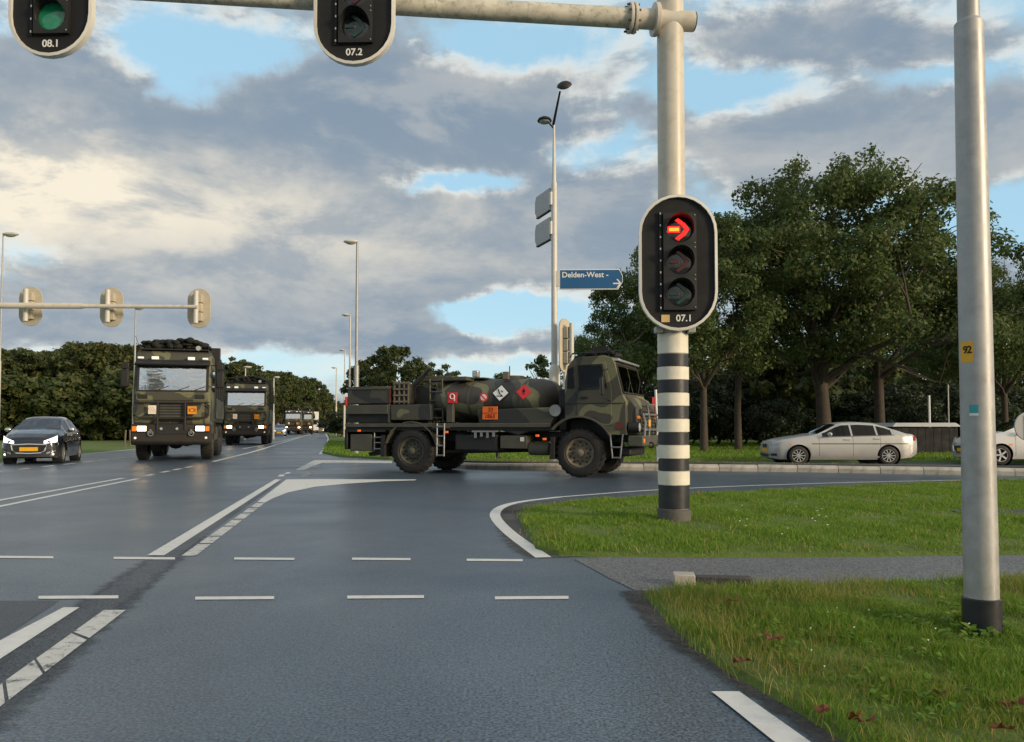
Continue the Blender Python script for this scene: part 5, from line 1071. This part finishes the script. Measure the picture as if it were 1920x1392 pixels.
# tank: oval shell with domed ends
def oval(r_y, r_z, n=36): return [(math.cos(2 * math.pi * k / n), math.sin(2 * math.pi * k / n), r_y, r_z) for k in range(n)]
tn = MB(); st_ = [(.30, .02), (.33, .35), (.40, .62), (.52, .86), (.70, .97), (.9, 1.0), (2.95, 1.0), (3.2, .985), (3.42, .88), (3.55, .68), (3.62, .38), (3.65, .02)]; vs = []; fs = []; nn = 36
for x, k in st_:
    for j in range(nn): vs.append((x, math.cos(2 * math.pi * j / nn) * 1.08 * k, 1.86 + math.sin(2 * math.pi * j / nn) * .56 * k))
for i in range(len(st_) - 1): fs += [(i * nn + j, i * nn + (j + 1) % nn, (i + 1) * nn + (j + 1) % nn, (i + 1) * nn + j) for j in range(nn)]
tank = tn.add(vs, fs).build('tank', CM, tk, smooth=60)
for x in (1.55, 2.95):
    vs = [(x + dx_, math.cos(2 * math.pi * j / nn) * (1.08 + .012), 1.86 + math.sin(2 * math.pi * j / nn) * (.56 + .012)) for dx_ in (-.03, .03) for j in range(nn)]
    MB().add(vs, [(j, (j + 1) % nn, nn + (j + 1) % nn, nn + j) for j in range(nn)]).build('tank_strap', CP, tank)
MB().prism([(1.85, 1.26), (1.80, 1.62), (3.70, 1.66), (3.80, 1.4), (3.72, 1.24), (3.35, 1.14), (2.9, .98), (2.45, 1.10)], 1, -1.10, 1.10).build('tank_skirt', CM, tk, .03)
MB().cyl((3.85, -1.05, 1.58), (3.85, -1.16, 1.58), .14, .14, 20).build('filler_cap', MAT['steel'], tk); MB().cyl((3.85, -.9, 1.58), (3.85, -1.05, 1.58), .12, .14, 16).build('filler_neck', MAT['dark'], tk)
MB().bb(3.86, 4.06, -.9, .9, 1.1, 2.1).build('air_intake_box', MAT['dark'], tk, .03)
# top walkway, manhole, gear box behind tank
MB().bb(.55, 1.75, -.5, .5, 2.42, 2.455).build('walkway', CP, tk, .01); MB().cyl((2.35, 0, 2.38), (2.35, 0, 2.50), .30, .28, 20).build('manhole', CP, tk); MB().bb(2.28, 2.44, -.6, -.45, 2.38, 2.58).build('vent_valve', MAT['hub'], tk, .02)
MB().tube([(2.44, -.5, 2.4), (2.44, -.5, 2.72)], .014, 5).build('vent_rod', MAT['dark'], tk)
wl_ = MB(); wl_.tube([(.45, -.95, 1.3), (.45, -1.0, 2.42)], .022, 6); wl_.tube([(.80, -.95, 1.3), (.80, -1.0, 2.42)], .022, 6)
for k in range(5): wl_.tube([(.45, -1.0, 1.42 + k * .22), (.80, -1.0, 1.42 + k * .22)], .018, 6)
wl_.build('tank_ladder', CP, tk)
MB().bb(.15, .98, -.78, .8, 2.36, 2.50).build('pump_canopy', CP, tk, .02); MB().bb(1.05, 1.45, -.95, -.3, 2.36, 2.46).build('hose_locker', CP, tk, .02)
MB().bb(.98, 1.16, -1.13, -1.0, 1.3, 1.98).build('control_box', CP, tk, .015); MB().bb(1.50, 1.66, -.72, -.55, 2.45, 2.62).build('work_lamp', MAT['clearlamp'], tk, .02)
MB().cyl((.1, -.78, 1.82), (.1, .5, 1.82), .42, None, 28).build('hose_reel', MAT['dark'], tk)
MB().tube([(-.12, -.9, 2.2), (.12, -.9, 2.42), (.42, -.92, 2.70)], .06, 8).build('suction_hose', MAT['dark'], tk); MB().tube([(.16, -.93, 2.47), (.44, -.95, 2.73)], .03, 6).build('lance', MAT['hub'], tk)
# rear cabinet, jerrycan rack, lockers
cb_ = MB().bb(-1.88, -.62, -1.16, 1.16, 1.79, 2.24).build('rear_cabinet', CM, tk, .02); MB().bb(-1.86, -.64, -1.185, -1.15, 2.16, 2.21).build('cabinet_lip', CP, cb_, .008)
MB().bb(-1.93, -.66, -1.18, 1.18, 1.52, 1.76).build('locker', CP, tk, .015); MB().bb(-1.93, -.62, -1.08, 1.08, 1.30, 1.52).build('gap_panel', MAT['dark'], tk)
MB().bb(-.60, .56, -1.16, 1.16, 1.36, 1.76).build('locker', CM, tk, .02); MB().bb(-.66, -.62, -1.17, -1.1, 1.3, 1.78).build('locker_stanchion', CP, tk)
MB().bb(-1.955, -1.89, -1.17, -1.02, 1.74, 1.98).build('reflector', MAT['red'], tk, .01); MB().bb(-.635, -.60, -1.175, -1.05, 1.80, 2.20).build('hose_rack_edge', MAT['maroon'], tk, .004)
rk = MB()
for x in (-.50, -.36, -.22, -.10): rk.bb(x - .018, x + .018, -1.13, -1.10, 1.78, 2.36)
for z in (1.84, 2.0, 2.16, 2.32): rk.bb(-.53, -.07, -1.145, -1.115, z - .022, z + .022)
rk.build('rack_lattice', MAT['hub'], tk); MB().bb(-.53, -.05, -1.09, .2, 1.78, 2.28).build('rack_box', MAT['dark'], tk, .02)
MB().bb(-1.80, -1.16, -1.14, -.5, .56, 1.0).build('tool_box', CP, tk, .02); MB().bb(-1.80, -1.16, .5, 1.14, .56, 1.0).build('tool_box', CP, tk, .02)
MB().bb(-1.95, -.75, -1.17, -1.08, 1.06, 1.12).build('tail_rail', MAT['dark'], tk); MB().bb(-1.97, -1.88, -1.15, 1.15, .60, 1.12).build('tail_panel', MAT['dark'], tk, .02)
MB().prism([(-1.35, .42), (-.9, .5), (-.8, .62), (-.95, .64), (-1.4, .5)], 1, -.9, -.6).build('tow_hook', MAT['dark'], tk)
r2_ = MB()
for z in (.62, .78, .92): r2_.tube([(-1.10, -1.12, z), (-.86, -1.12, z)], .016, 5)
r2_.tube([(-1.08, -1.12, .58), (-1.08, -1.12, 1.08)], .016, 5); r2_.build('rear_step', MAT['steel'], tk)
for x, z in ((-1.50, 1.09), (1.02, 1.06), (3.42, .98), (3.60, .90)): MB().bb(x - .045, x + .045, -1.21, -1.175, z - .026, z + .026).build('side_marker', MAT['ambertail'], tk, .008)
# side ladder, spare wheel, fuel tank, air bottles
ld = MB()
for x in (.76, .96): ld.tube([(x, -1.22, .46), (x, -1.2, 1.28)], .02, 6)
for z in (.48, .72, .96, 1.2): ld.tube([(.76, -1.22, z), (.96, -1.21, z)], .018, 6)
ld.build('side_ladder', MAT['steel'], tk)
MB().bb(.62, 1.1, -1.2, -1.1, 1.16, 1.2).build('ladder_hinge', CP, tk)
sw = wheel(tk, (1.75, -.55, .86), .50, .30, -1, 'greygreen', 'truck', 'spare_wheel'); sw.rotation_euler = (R(90), 0, 0)
MB().bb(1.18, 2.35, -1.08, -.5, .58, 1.02).build('fuel_tank', MAT['dark'], tk, .06); MB().bb(2.42, 3.12, -1.10, -.5, .66, .98).build('battery_box', CP, tk, .02)
for y in (-.9, .9): MB().cyl((3.15, y, .66), (3.62, y, .66), .16, None, 18).ball((3.15, y, .66), (.06, .16, .16)).ball((3.62, y, .66), (.06, .16, .16)).build('air_bottle', CP, tk)
cl_ = MB().bb(1.70, 2.34, -1.18, -1.12, 1.06, 1.10)
for k in range(4): cl_.bb(1.76 + k * .16, 1.82 + k * .16, -1.17, -1.13, .92 + .03 * (k % 2), 1.06)
cl_.build('tool_clips', MAT['steel'], tk)
MB().bb(2.95, 3.05, -1.115, -1.10, .84, .94).build('sticker', MAT['plate_white'], tk); MB().cyl((.7, -.6, .55), (3.6, -.1, .62), .05, None, 8).build('prop_shaft', MAT['dark'], tk)
# placards on the tank flank
def flank(z): return -1.08 * math.sqrt(max(.02, 1 - ((z - 1.86) / .56) ** 2)) - .025
def diamond(x, z, s, mat, border, name):
    t = bpy.data.objects.new(name, None); col.objects.link(t); t.parent = tk; t.location = (x, flank(z), z); t.rotation_euler = (R(-20), 0, 0)
    MB().prism([(-s, 0), (0, -s), (s, 0), (0, s)], 1, -.004, .008).build('border', MAT[border], t); q = s * .86; MB().prism([(-q, 0), (0, -q), (q, 0), (0, q)], 1, -.010, -.004).build('face', MAT[mat], t); return t
d1 = diamond(2.42, 2.02, .24, 'signwhite', 'black', 'white_placard'); MB().tube([(-.07, -.014, .10), (-.02, -.014, -.02), (.05, -.014, -.07)], .014, 5).tube([(-.09, -.014, -.08), (.08, -.014, -.09)], .012, 5).tube([(.02, -.014, .06), (.06, -.014, .02)], .012, 5).build('pictogram', MAT['black'], d1)
d2 = diamond(3.02, 2.04, .20, 'red', 'red', 'red_placard'); MB().prism([(-.04, .02), (0, .10), (.04, .02), (.02, -.03), (-.02, -.03)], 1, -.015, -.010).bb(-.05, .05, -.014, -.010, -.07, -.05).build('pictogram', MAT['black'], d2)
rp_ = bpy.data.objects.new('no_smoking_sign', None); col.objects.link(rp_); rp_.parent = tk; rp_.location = (1.99, flank(1.92) - .01, 1.92)
MB().cyl((0, 0, 0), (0, -.012, 0), .115, None, 24).build('ring', MAT['red'], rp_); MB().cyl((0, -.012, 0), (0, -.018, 0), .08, None, 24).build('disc', MAT['signwhite'], rp_); MB().box((0, -.02, 0), (.17, .008, .03), Matrix.Rotation(R(45), 3, 'Y')).build('bar', MAT['red'], rp_)
rs_ = bpy.data.objects.new('square_sign', None); col.objects.link(rs_); rs_.parent = tk; rs_.location = (1.16, -1.155, 1.92)
MB().bb(-.13, .13, -.01, .01, -.13, .13).build('face', MAT['red'], rs_, .004); MB().torus((.0, -.014, .03), (0, 1, 0), .06, .014, 16, 5).bb(.045, .075, -.02, -.01, -.08, .06).build('pictogram', MAT['signwhite'], rs_)
op = bpy.data.objects.new('orange_plate', None); col.objects.link(op); op.parent = tk; op.location = (2.17, -1.13, 1.53)
MB().bb(-.20, .20, -.012, .01, -.16, .16).build('plate', MAT['orange'], op, .004); MB().bb(-.20, .20, -.015, -.012, -.008, .008).build('divider', MAT['taillamp'], op)
lettering('33', .14, MAT['taillamp'], op, (.02, -.015, .078), (R(90), 0, 0)); lettering('1863', .14, MAT['taillamp'], op, (0, -.015, -.082), (R(90), 0, 0))
# ================================================================ ARMY CARGO TRUCKS seen head-on; local frame: x forward (towards the camera), origin on the ground under the front face
at_ = empty('army_truck', (0, 0, 0), 0, '', 'army truck', 'oncoming army trucks'); C2 = MAT['camo2']
def tp(mb, name, mat, par=None, bevel=0.0, **k): return mb.build(name, MAT[mat] if isinstance(mat, str) else mat, par or at_, bevel, **k)
cabp = [(-2.15, 1.05), (-2.15, 3.45), (-1.95, 3.62), (-.55, 3.66), (-.36, 3.56), (-.24, 3.20), (-.07, 2.30), (.0, 2.10), (.0, 1.25), (-.25, 1.05)]
cab_ = tp(MB().prism(cabp, 1, -1.19, 1.19), 'cab', C2, None, .10)
def scr(t, y, off=0.0):
    d = Vector((-.24 + .07, 0, 3.20 - 2.30)); nrm = Vector((d.z, 0, -d.x)).normalized(); return Vector((-.07, y, 2.30)) + d * t + nrm * off
def plate_on(y0, y1, t0, t1, o0, o1):
    a = [scr(t0, y0, o1), scr(t0, y1, o1), scr(t1, y1, o1), scr(t1, y0, o1)]; b = [scr(t0, y0, o0), scr(t0, y1, o0), scr(t1, y1, o0), scr(t1, y0, o0)]; return MB().add(a + b, [(0, 1, 2, 3), (7, 6, 5, 4), (0, 4, 5, 1), (1, 5, 6, 2), (2, 6, 7, 3), (3, 7, 4, 0)])
tp(plate_on(-1.12, 1.12, -.03, .99, -.02, .008), 'windscreen_frame', 'dark', None, .01); tp(plate_on(-1.03, 1.03, .04, .93, .008, .016), 'windscreen', 'screen')
for y in (-.55, .1, .6): tp(MB().tube([scr(.0, y, .03), scr(.18, y + .42, .03)], .012, 5), 'wiper', 'dark')
tp(MB().prism([(-.26, 3.20), (-.02, 3.14), (.03, 3.20), (-.26, 3.36)], 1, -1.16, 1.16), 'sun_visor', 'dark', None, .02)
for y in (-1.0, -.56, .56, 1.0): tp(MB().box((-.16, y, 3.40), (.06, .22 if abs(y) < .9 else .18, .10 if abs(y) < .9 else .06), Matrix.Rotation(R(-16), 3, 'Y')), 'marker_lamp', 'marker', None, .01)
tp(MB().bb(-2.05, -.45, -1.08, 1.08, 3.70, 3.74), 'roof_rack', 'dark')
for y in (-1.08, 1.08): tp(MB().tube([(-.5, y, 3.64), (-.5, y, 3.86), (-2.0, y, 3.86), (-2.0, y, 3.64)], .025, 6), 'rack_rail', 'dark')
nb = MB(); rn = np.random.default_rng(3)
for k in range(90):
    y_ = rn.uniform(-1.0, 1.0); nb.ball((rn.uniform(-1.8, -.6), y_, 3.80 + rn.uniform(0, .30) * (1 - .5 * y_ * y_)), (rn.uniform(.10, .20), rn.uniform(.10, .20), rn.uniform(.06, .12)), 8, 5)
tp(nb, 'net_bundle', 'net'); tp(MB().cyl((-.6, .75, 3.78), (-.42, .75, 3.78), .10, .08, 12), 'spot_lamp', 'clearlamp')
tp(MB().tube([(-.9, -1.1, 3.7), (-1.0, -1.3, 4.2)], .01, 4), 'aerial', 'dark')
# front panel
tp(MB().bb(-.03, .03, -1.12, 1.12, 1.98, 2.24), 'front_panel', C2, None, .04); tp(MB().bb(-.02, .035, -1.15, 1.15, 1.92, 1.96), 'panel_gap', 'dark')
for y in (-.9, .86): tp(MB().bb(.03, .05, y - .15, y + .15, 2.04, 2.18), 'hatch_handle', 'dark', None, .02)
gr_ = tp(MB().bb(-.02, .05, -.40, .40, 1.30, 1.90), 'grille', 'dark', None, .02)
for k in range(6): tp(MB().bb(.05, .065, -.38, .38, 1.36 + k * .09, 1.40 + k * .09), 'slat', 'greygreen', gr_)
for s_ in (-1, 1): tp(MB().bb(-.02, .04, min(s_ * .44, s_ * 1.14), max(s_ * .44, s_ * 1.14), 1.42, 1.88), 'side_panel', C2, None, .03)
bb_ = MB()
for s_ in (-1, 1): bb_.tube([(.16, s_ * .40, 1.92), (.16, s_ * .98, 1.92), (.14, s_ * 1.14, 1.84), (.14, s_ * 1.14, 1.50), (.16, s_ * .98, 1.42), (.16, s_ * .40, 1.42)], .032, 8)
for s_ in (-1, 1): bb_.tube([(.18, s_ * .42, 1.95), (.18, s_ * .42, 1.02)], .036, 8)
bb_.tube([(.17, -.42, 1.92), (.17, .42, 1.92)], .032, 8).tube([(.17, -.42, 1.40), (.17, .42, 1.40)], .03, 8); tp(bb_, 'bull_bar', 'grime')
pw = tp(MB().bb(.19, .21, -.70, -.48, 1.54, 1.82).bb(.19, .21, -.48, -.46, 1.54, 1.82), 'convoy_plate', 'plate_white'); pw.data.name = 'convoy_plate'
for yy in (-.66, -.59, -.52): tp(MB().box((.213, yy, 1.68), (.004, .012, .22), Matrix.Rotation(.5, 3, 'X')), 'plate_mark', 'orange', pw)
po = tp(MB().bb(.19, .21, .50, .78, 1.54, 1.80), 'bridge_plate', 'amberplate'); 
tp(MB().torus((.213, .64, 1.67), (1, 0, 0), .06, .008, 16, 5).bb(.209, .216, .54, .56, 1.61, 1.73).bb(.209, .216, .72, .74, 1.61, 1.73), 'plate_mark', 'maroon', po)
# bumper with lamps
tp(MB().prism([(-.35, 1.22), (.10, 1.22), (.16, 1.15), (.16, .62), (.05, .52), (-.35, .55)], 1, -1.22, 1.22), 'bumper', 'grime', None, .05)
tp(MB().bb(.14, .18, -.46, .46, .88, 1.20), 'winch_bay', 'dark', None, .01)
for y in (-.30, .18): tp(MB().cyl((.18, y, 1.06), (.21, y, 1.06), .045, None, 10), 'socket', 'clearlamp')
for s_ in (-1, 1):
    hl_ = tp(MB().bb(.12, .19, min(s_ * .72, s_ * 1.20), max(s_ * .72, s_ * 1.20), .94, 1.18), 'headlight_unit', 'dark', None, .02)
    tp(MB().bb(.19, .20, min(s_ * .76, s_ * 1.02), max(s_ * .76, s_ * 1.02), .99, 1.14), 'headlight', 'hlamp', hl_); tp(MB().bb(.19, .20, min(s_ * 1.05, s_ * 1.18), max(s_ * 1.05, s_ * 1.18), .98, 1.14), 'indicator', 'amber', hl_)
    tp(MB().torus((.22, s_ * .62, .90), (1, 0, 0), .075, .022, 14, 6).bb(.16, .22, s_ * .62 - .03, s_ * .62 + .03, .90, 1.04), 'tow_shackle', 'steel'); tp(MB().cyl((.16, s_ * 1.08, .76), (.18, s_ * 1.08, .76), .04, None, 10), 'fog_light', 'marker')
    # flank
    dr = tp(MB().prism([(-1.75, 1.35), (-1.75, 3.2), (-.42, 3.2), (-.22, 2.3), (-.22, 1.35)], 1, *((-1.215, -1.19) if s_ < 0 else (1.19, 1.215))), 'door', C2, None, .01)
    tp(MB().prism([(-1.6, 2.32), (-1.6, 3.05), (-.52, 3.05), (-.36, 2.32)], 1, *((-1.222, -1.214) if s_ < 0 else (1.214, 1.222))), 'side_window', 'glassdark', dr)
    mm = tp(MB().bb(-.22, -.10, min(s_ * 1.34, s_ * 1.60), max(s_ * 1.34, s_ * 1.60), 2.42, 2.98), 'mirror', 'dark', None, .04); tp(MB().bb(-.20, -.10, min(s_ * 1.34, s_ * 1.58), max(s_ * 1.34, s_ * 1.58), 3.02, 3.22), 'wide_mirror', 'dark', mm, .03)
    tp(MB().tube([(-.3, s_ * 1.15, 3.18), (-.16, s_ * 1.44, 3.2), (-.16, s_ * 1.44, 2.4), (-.2, s_ * 1.15, 2.38)], .02, 6), 'mirror_bracket', 'dark', mm)
    tp(MB().prism(arc(-1.35, .6, .80, 160, 20) + arc(-1.35, .6, .76, 20, 160), 1, *((-1.25, -.8) if s_ < 0 else (.8, 1.25))), 'mudguard', 'greygreen'); tp(MB().bb(-.62, -.3, min(s_ * .95, s_ * 1.22), max(s_ * .95, s_ * 1.22), .55, .62).bb(-.62, -.3, min(s_ * .95, s_ * 1.22), max(s_ * .95, s_ * 1.22), .86, .92), 'step', 'dark')
    for x in (-1.35, -5.1, -6.45): wheel(at_, (x, s_ * 1.02, .60), .60, .38, s_, 'greygreen', 'truck')
    tp(MB().bb(-7.2, .0, s_ * .42 - .05, s_ * .42 + .05, .9, 1.15), 'chassis_rail', 'dark'); tp(MB().bb(-3.9, -2.5, min(s_ * .6, s_ * 1.2), max(s_ * .6, s_ * 1.2), .62, 1.12), 'fuel_tank', 'greygreen', None, .05)
    tp(MB().bb(-7.3, -2.45, min(s_ * 1.17, s_ * 1.235), max(s_ * 1.17, s_ * 1.235), 1.42, 2.15), 'side_board', C2, None, .01)
    ht_ = MB()
    for x in (-2.5, -3.7, -4.9, -6.1, -7.25): ht_.bb(x - .05, x + .05, min(s_ * 1.17, s_ * 1.25), max(s_ * 1.17, s_ * 1.25), 2.15, 3.72)
    tp(ht_, 'side_stake', 'dark')
for x in (-1.35, -5.1, -6.45): tp(MB().cyl((x, -.9, .6), (x, .9, .6), .10).ball((x, 0, .6), (.25, .28, .24), 10, 6), 'axle', 'dark')
tp(MB().bb(-7.3, -2.4, -1.2, 1.2, 1.28, 1.42), 'cargo_bed', 'dark'); tp(MB().bb(-2.52, -2.40, -1.2, 1.22, 1.42, 3.70), 'headboard', 'dark', None, .02)
tp(MB().prism([(-1.22, 2.15), (-1.22, 3.45), (-1.0, 3.70), (1.0, 3.70), (1.22, 3.45), (1.22, 2.15)], 0, -7.2, -2.55), 'canvas_cover', 'net', None, .04)
tp(MB().bb(-2.38, -2.1, 1.0, 1.36, 3.1, 3.95), 'exhaust_stack', 'dark', None, .02)
def place(o, px, py, dx_, dy_, s, lab):
    o.location = G(px, py); o.rotation_euler = (0, 0, math.atan2(dy_, dx_)); o.scale = (s, s, s); o['label'] = lab
place(at_, 321, 864.5, .28, -.96, 1.06, 'nearest camouflaged army truck with lit headlights and net bundle on the roof')
a2 = copy_tree(at_); place(a2, 460, 834.8, .235, -.972, 1.10, 'second army truck in the convoy, smaller behind the nearest one')
a3 = copy_tree(at_); place(a3, 549, 815.2, .215, -.977, 1.0, 'third army truck far down the main road')
a4 = copy_tree(at_); place(a4, 571, 814.4, .215, -.977, 1.0, 'farthest army truck beside the third one')
# keep one label per part only where it says something
bpy.context.view_layer.update()
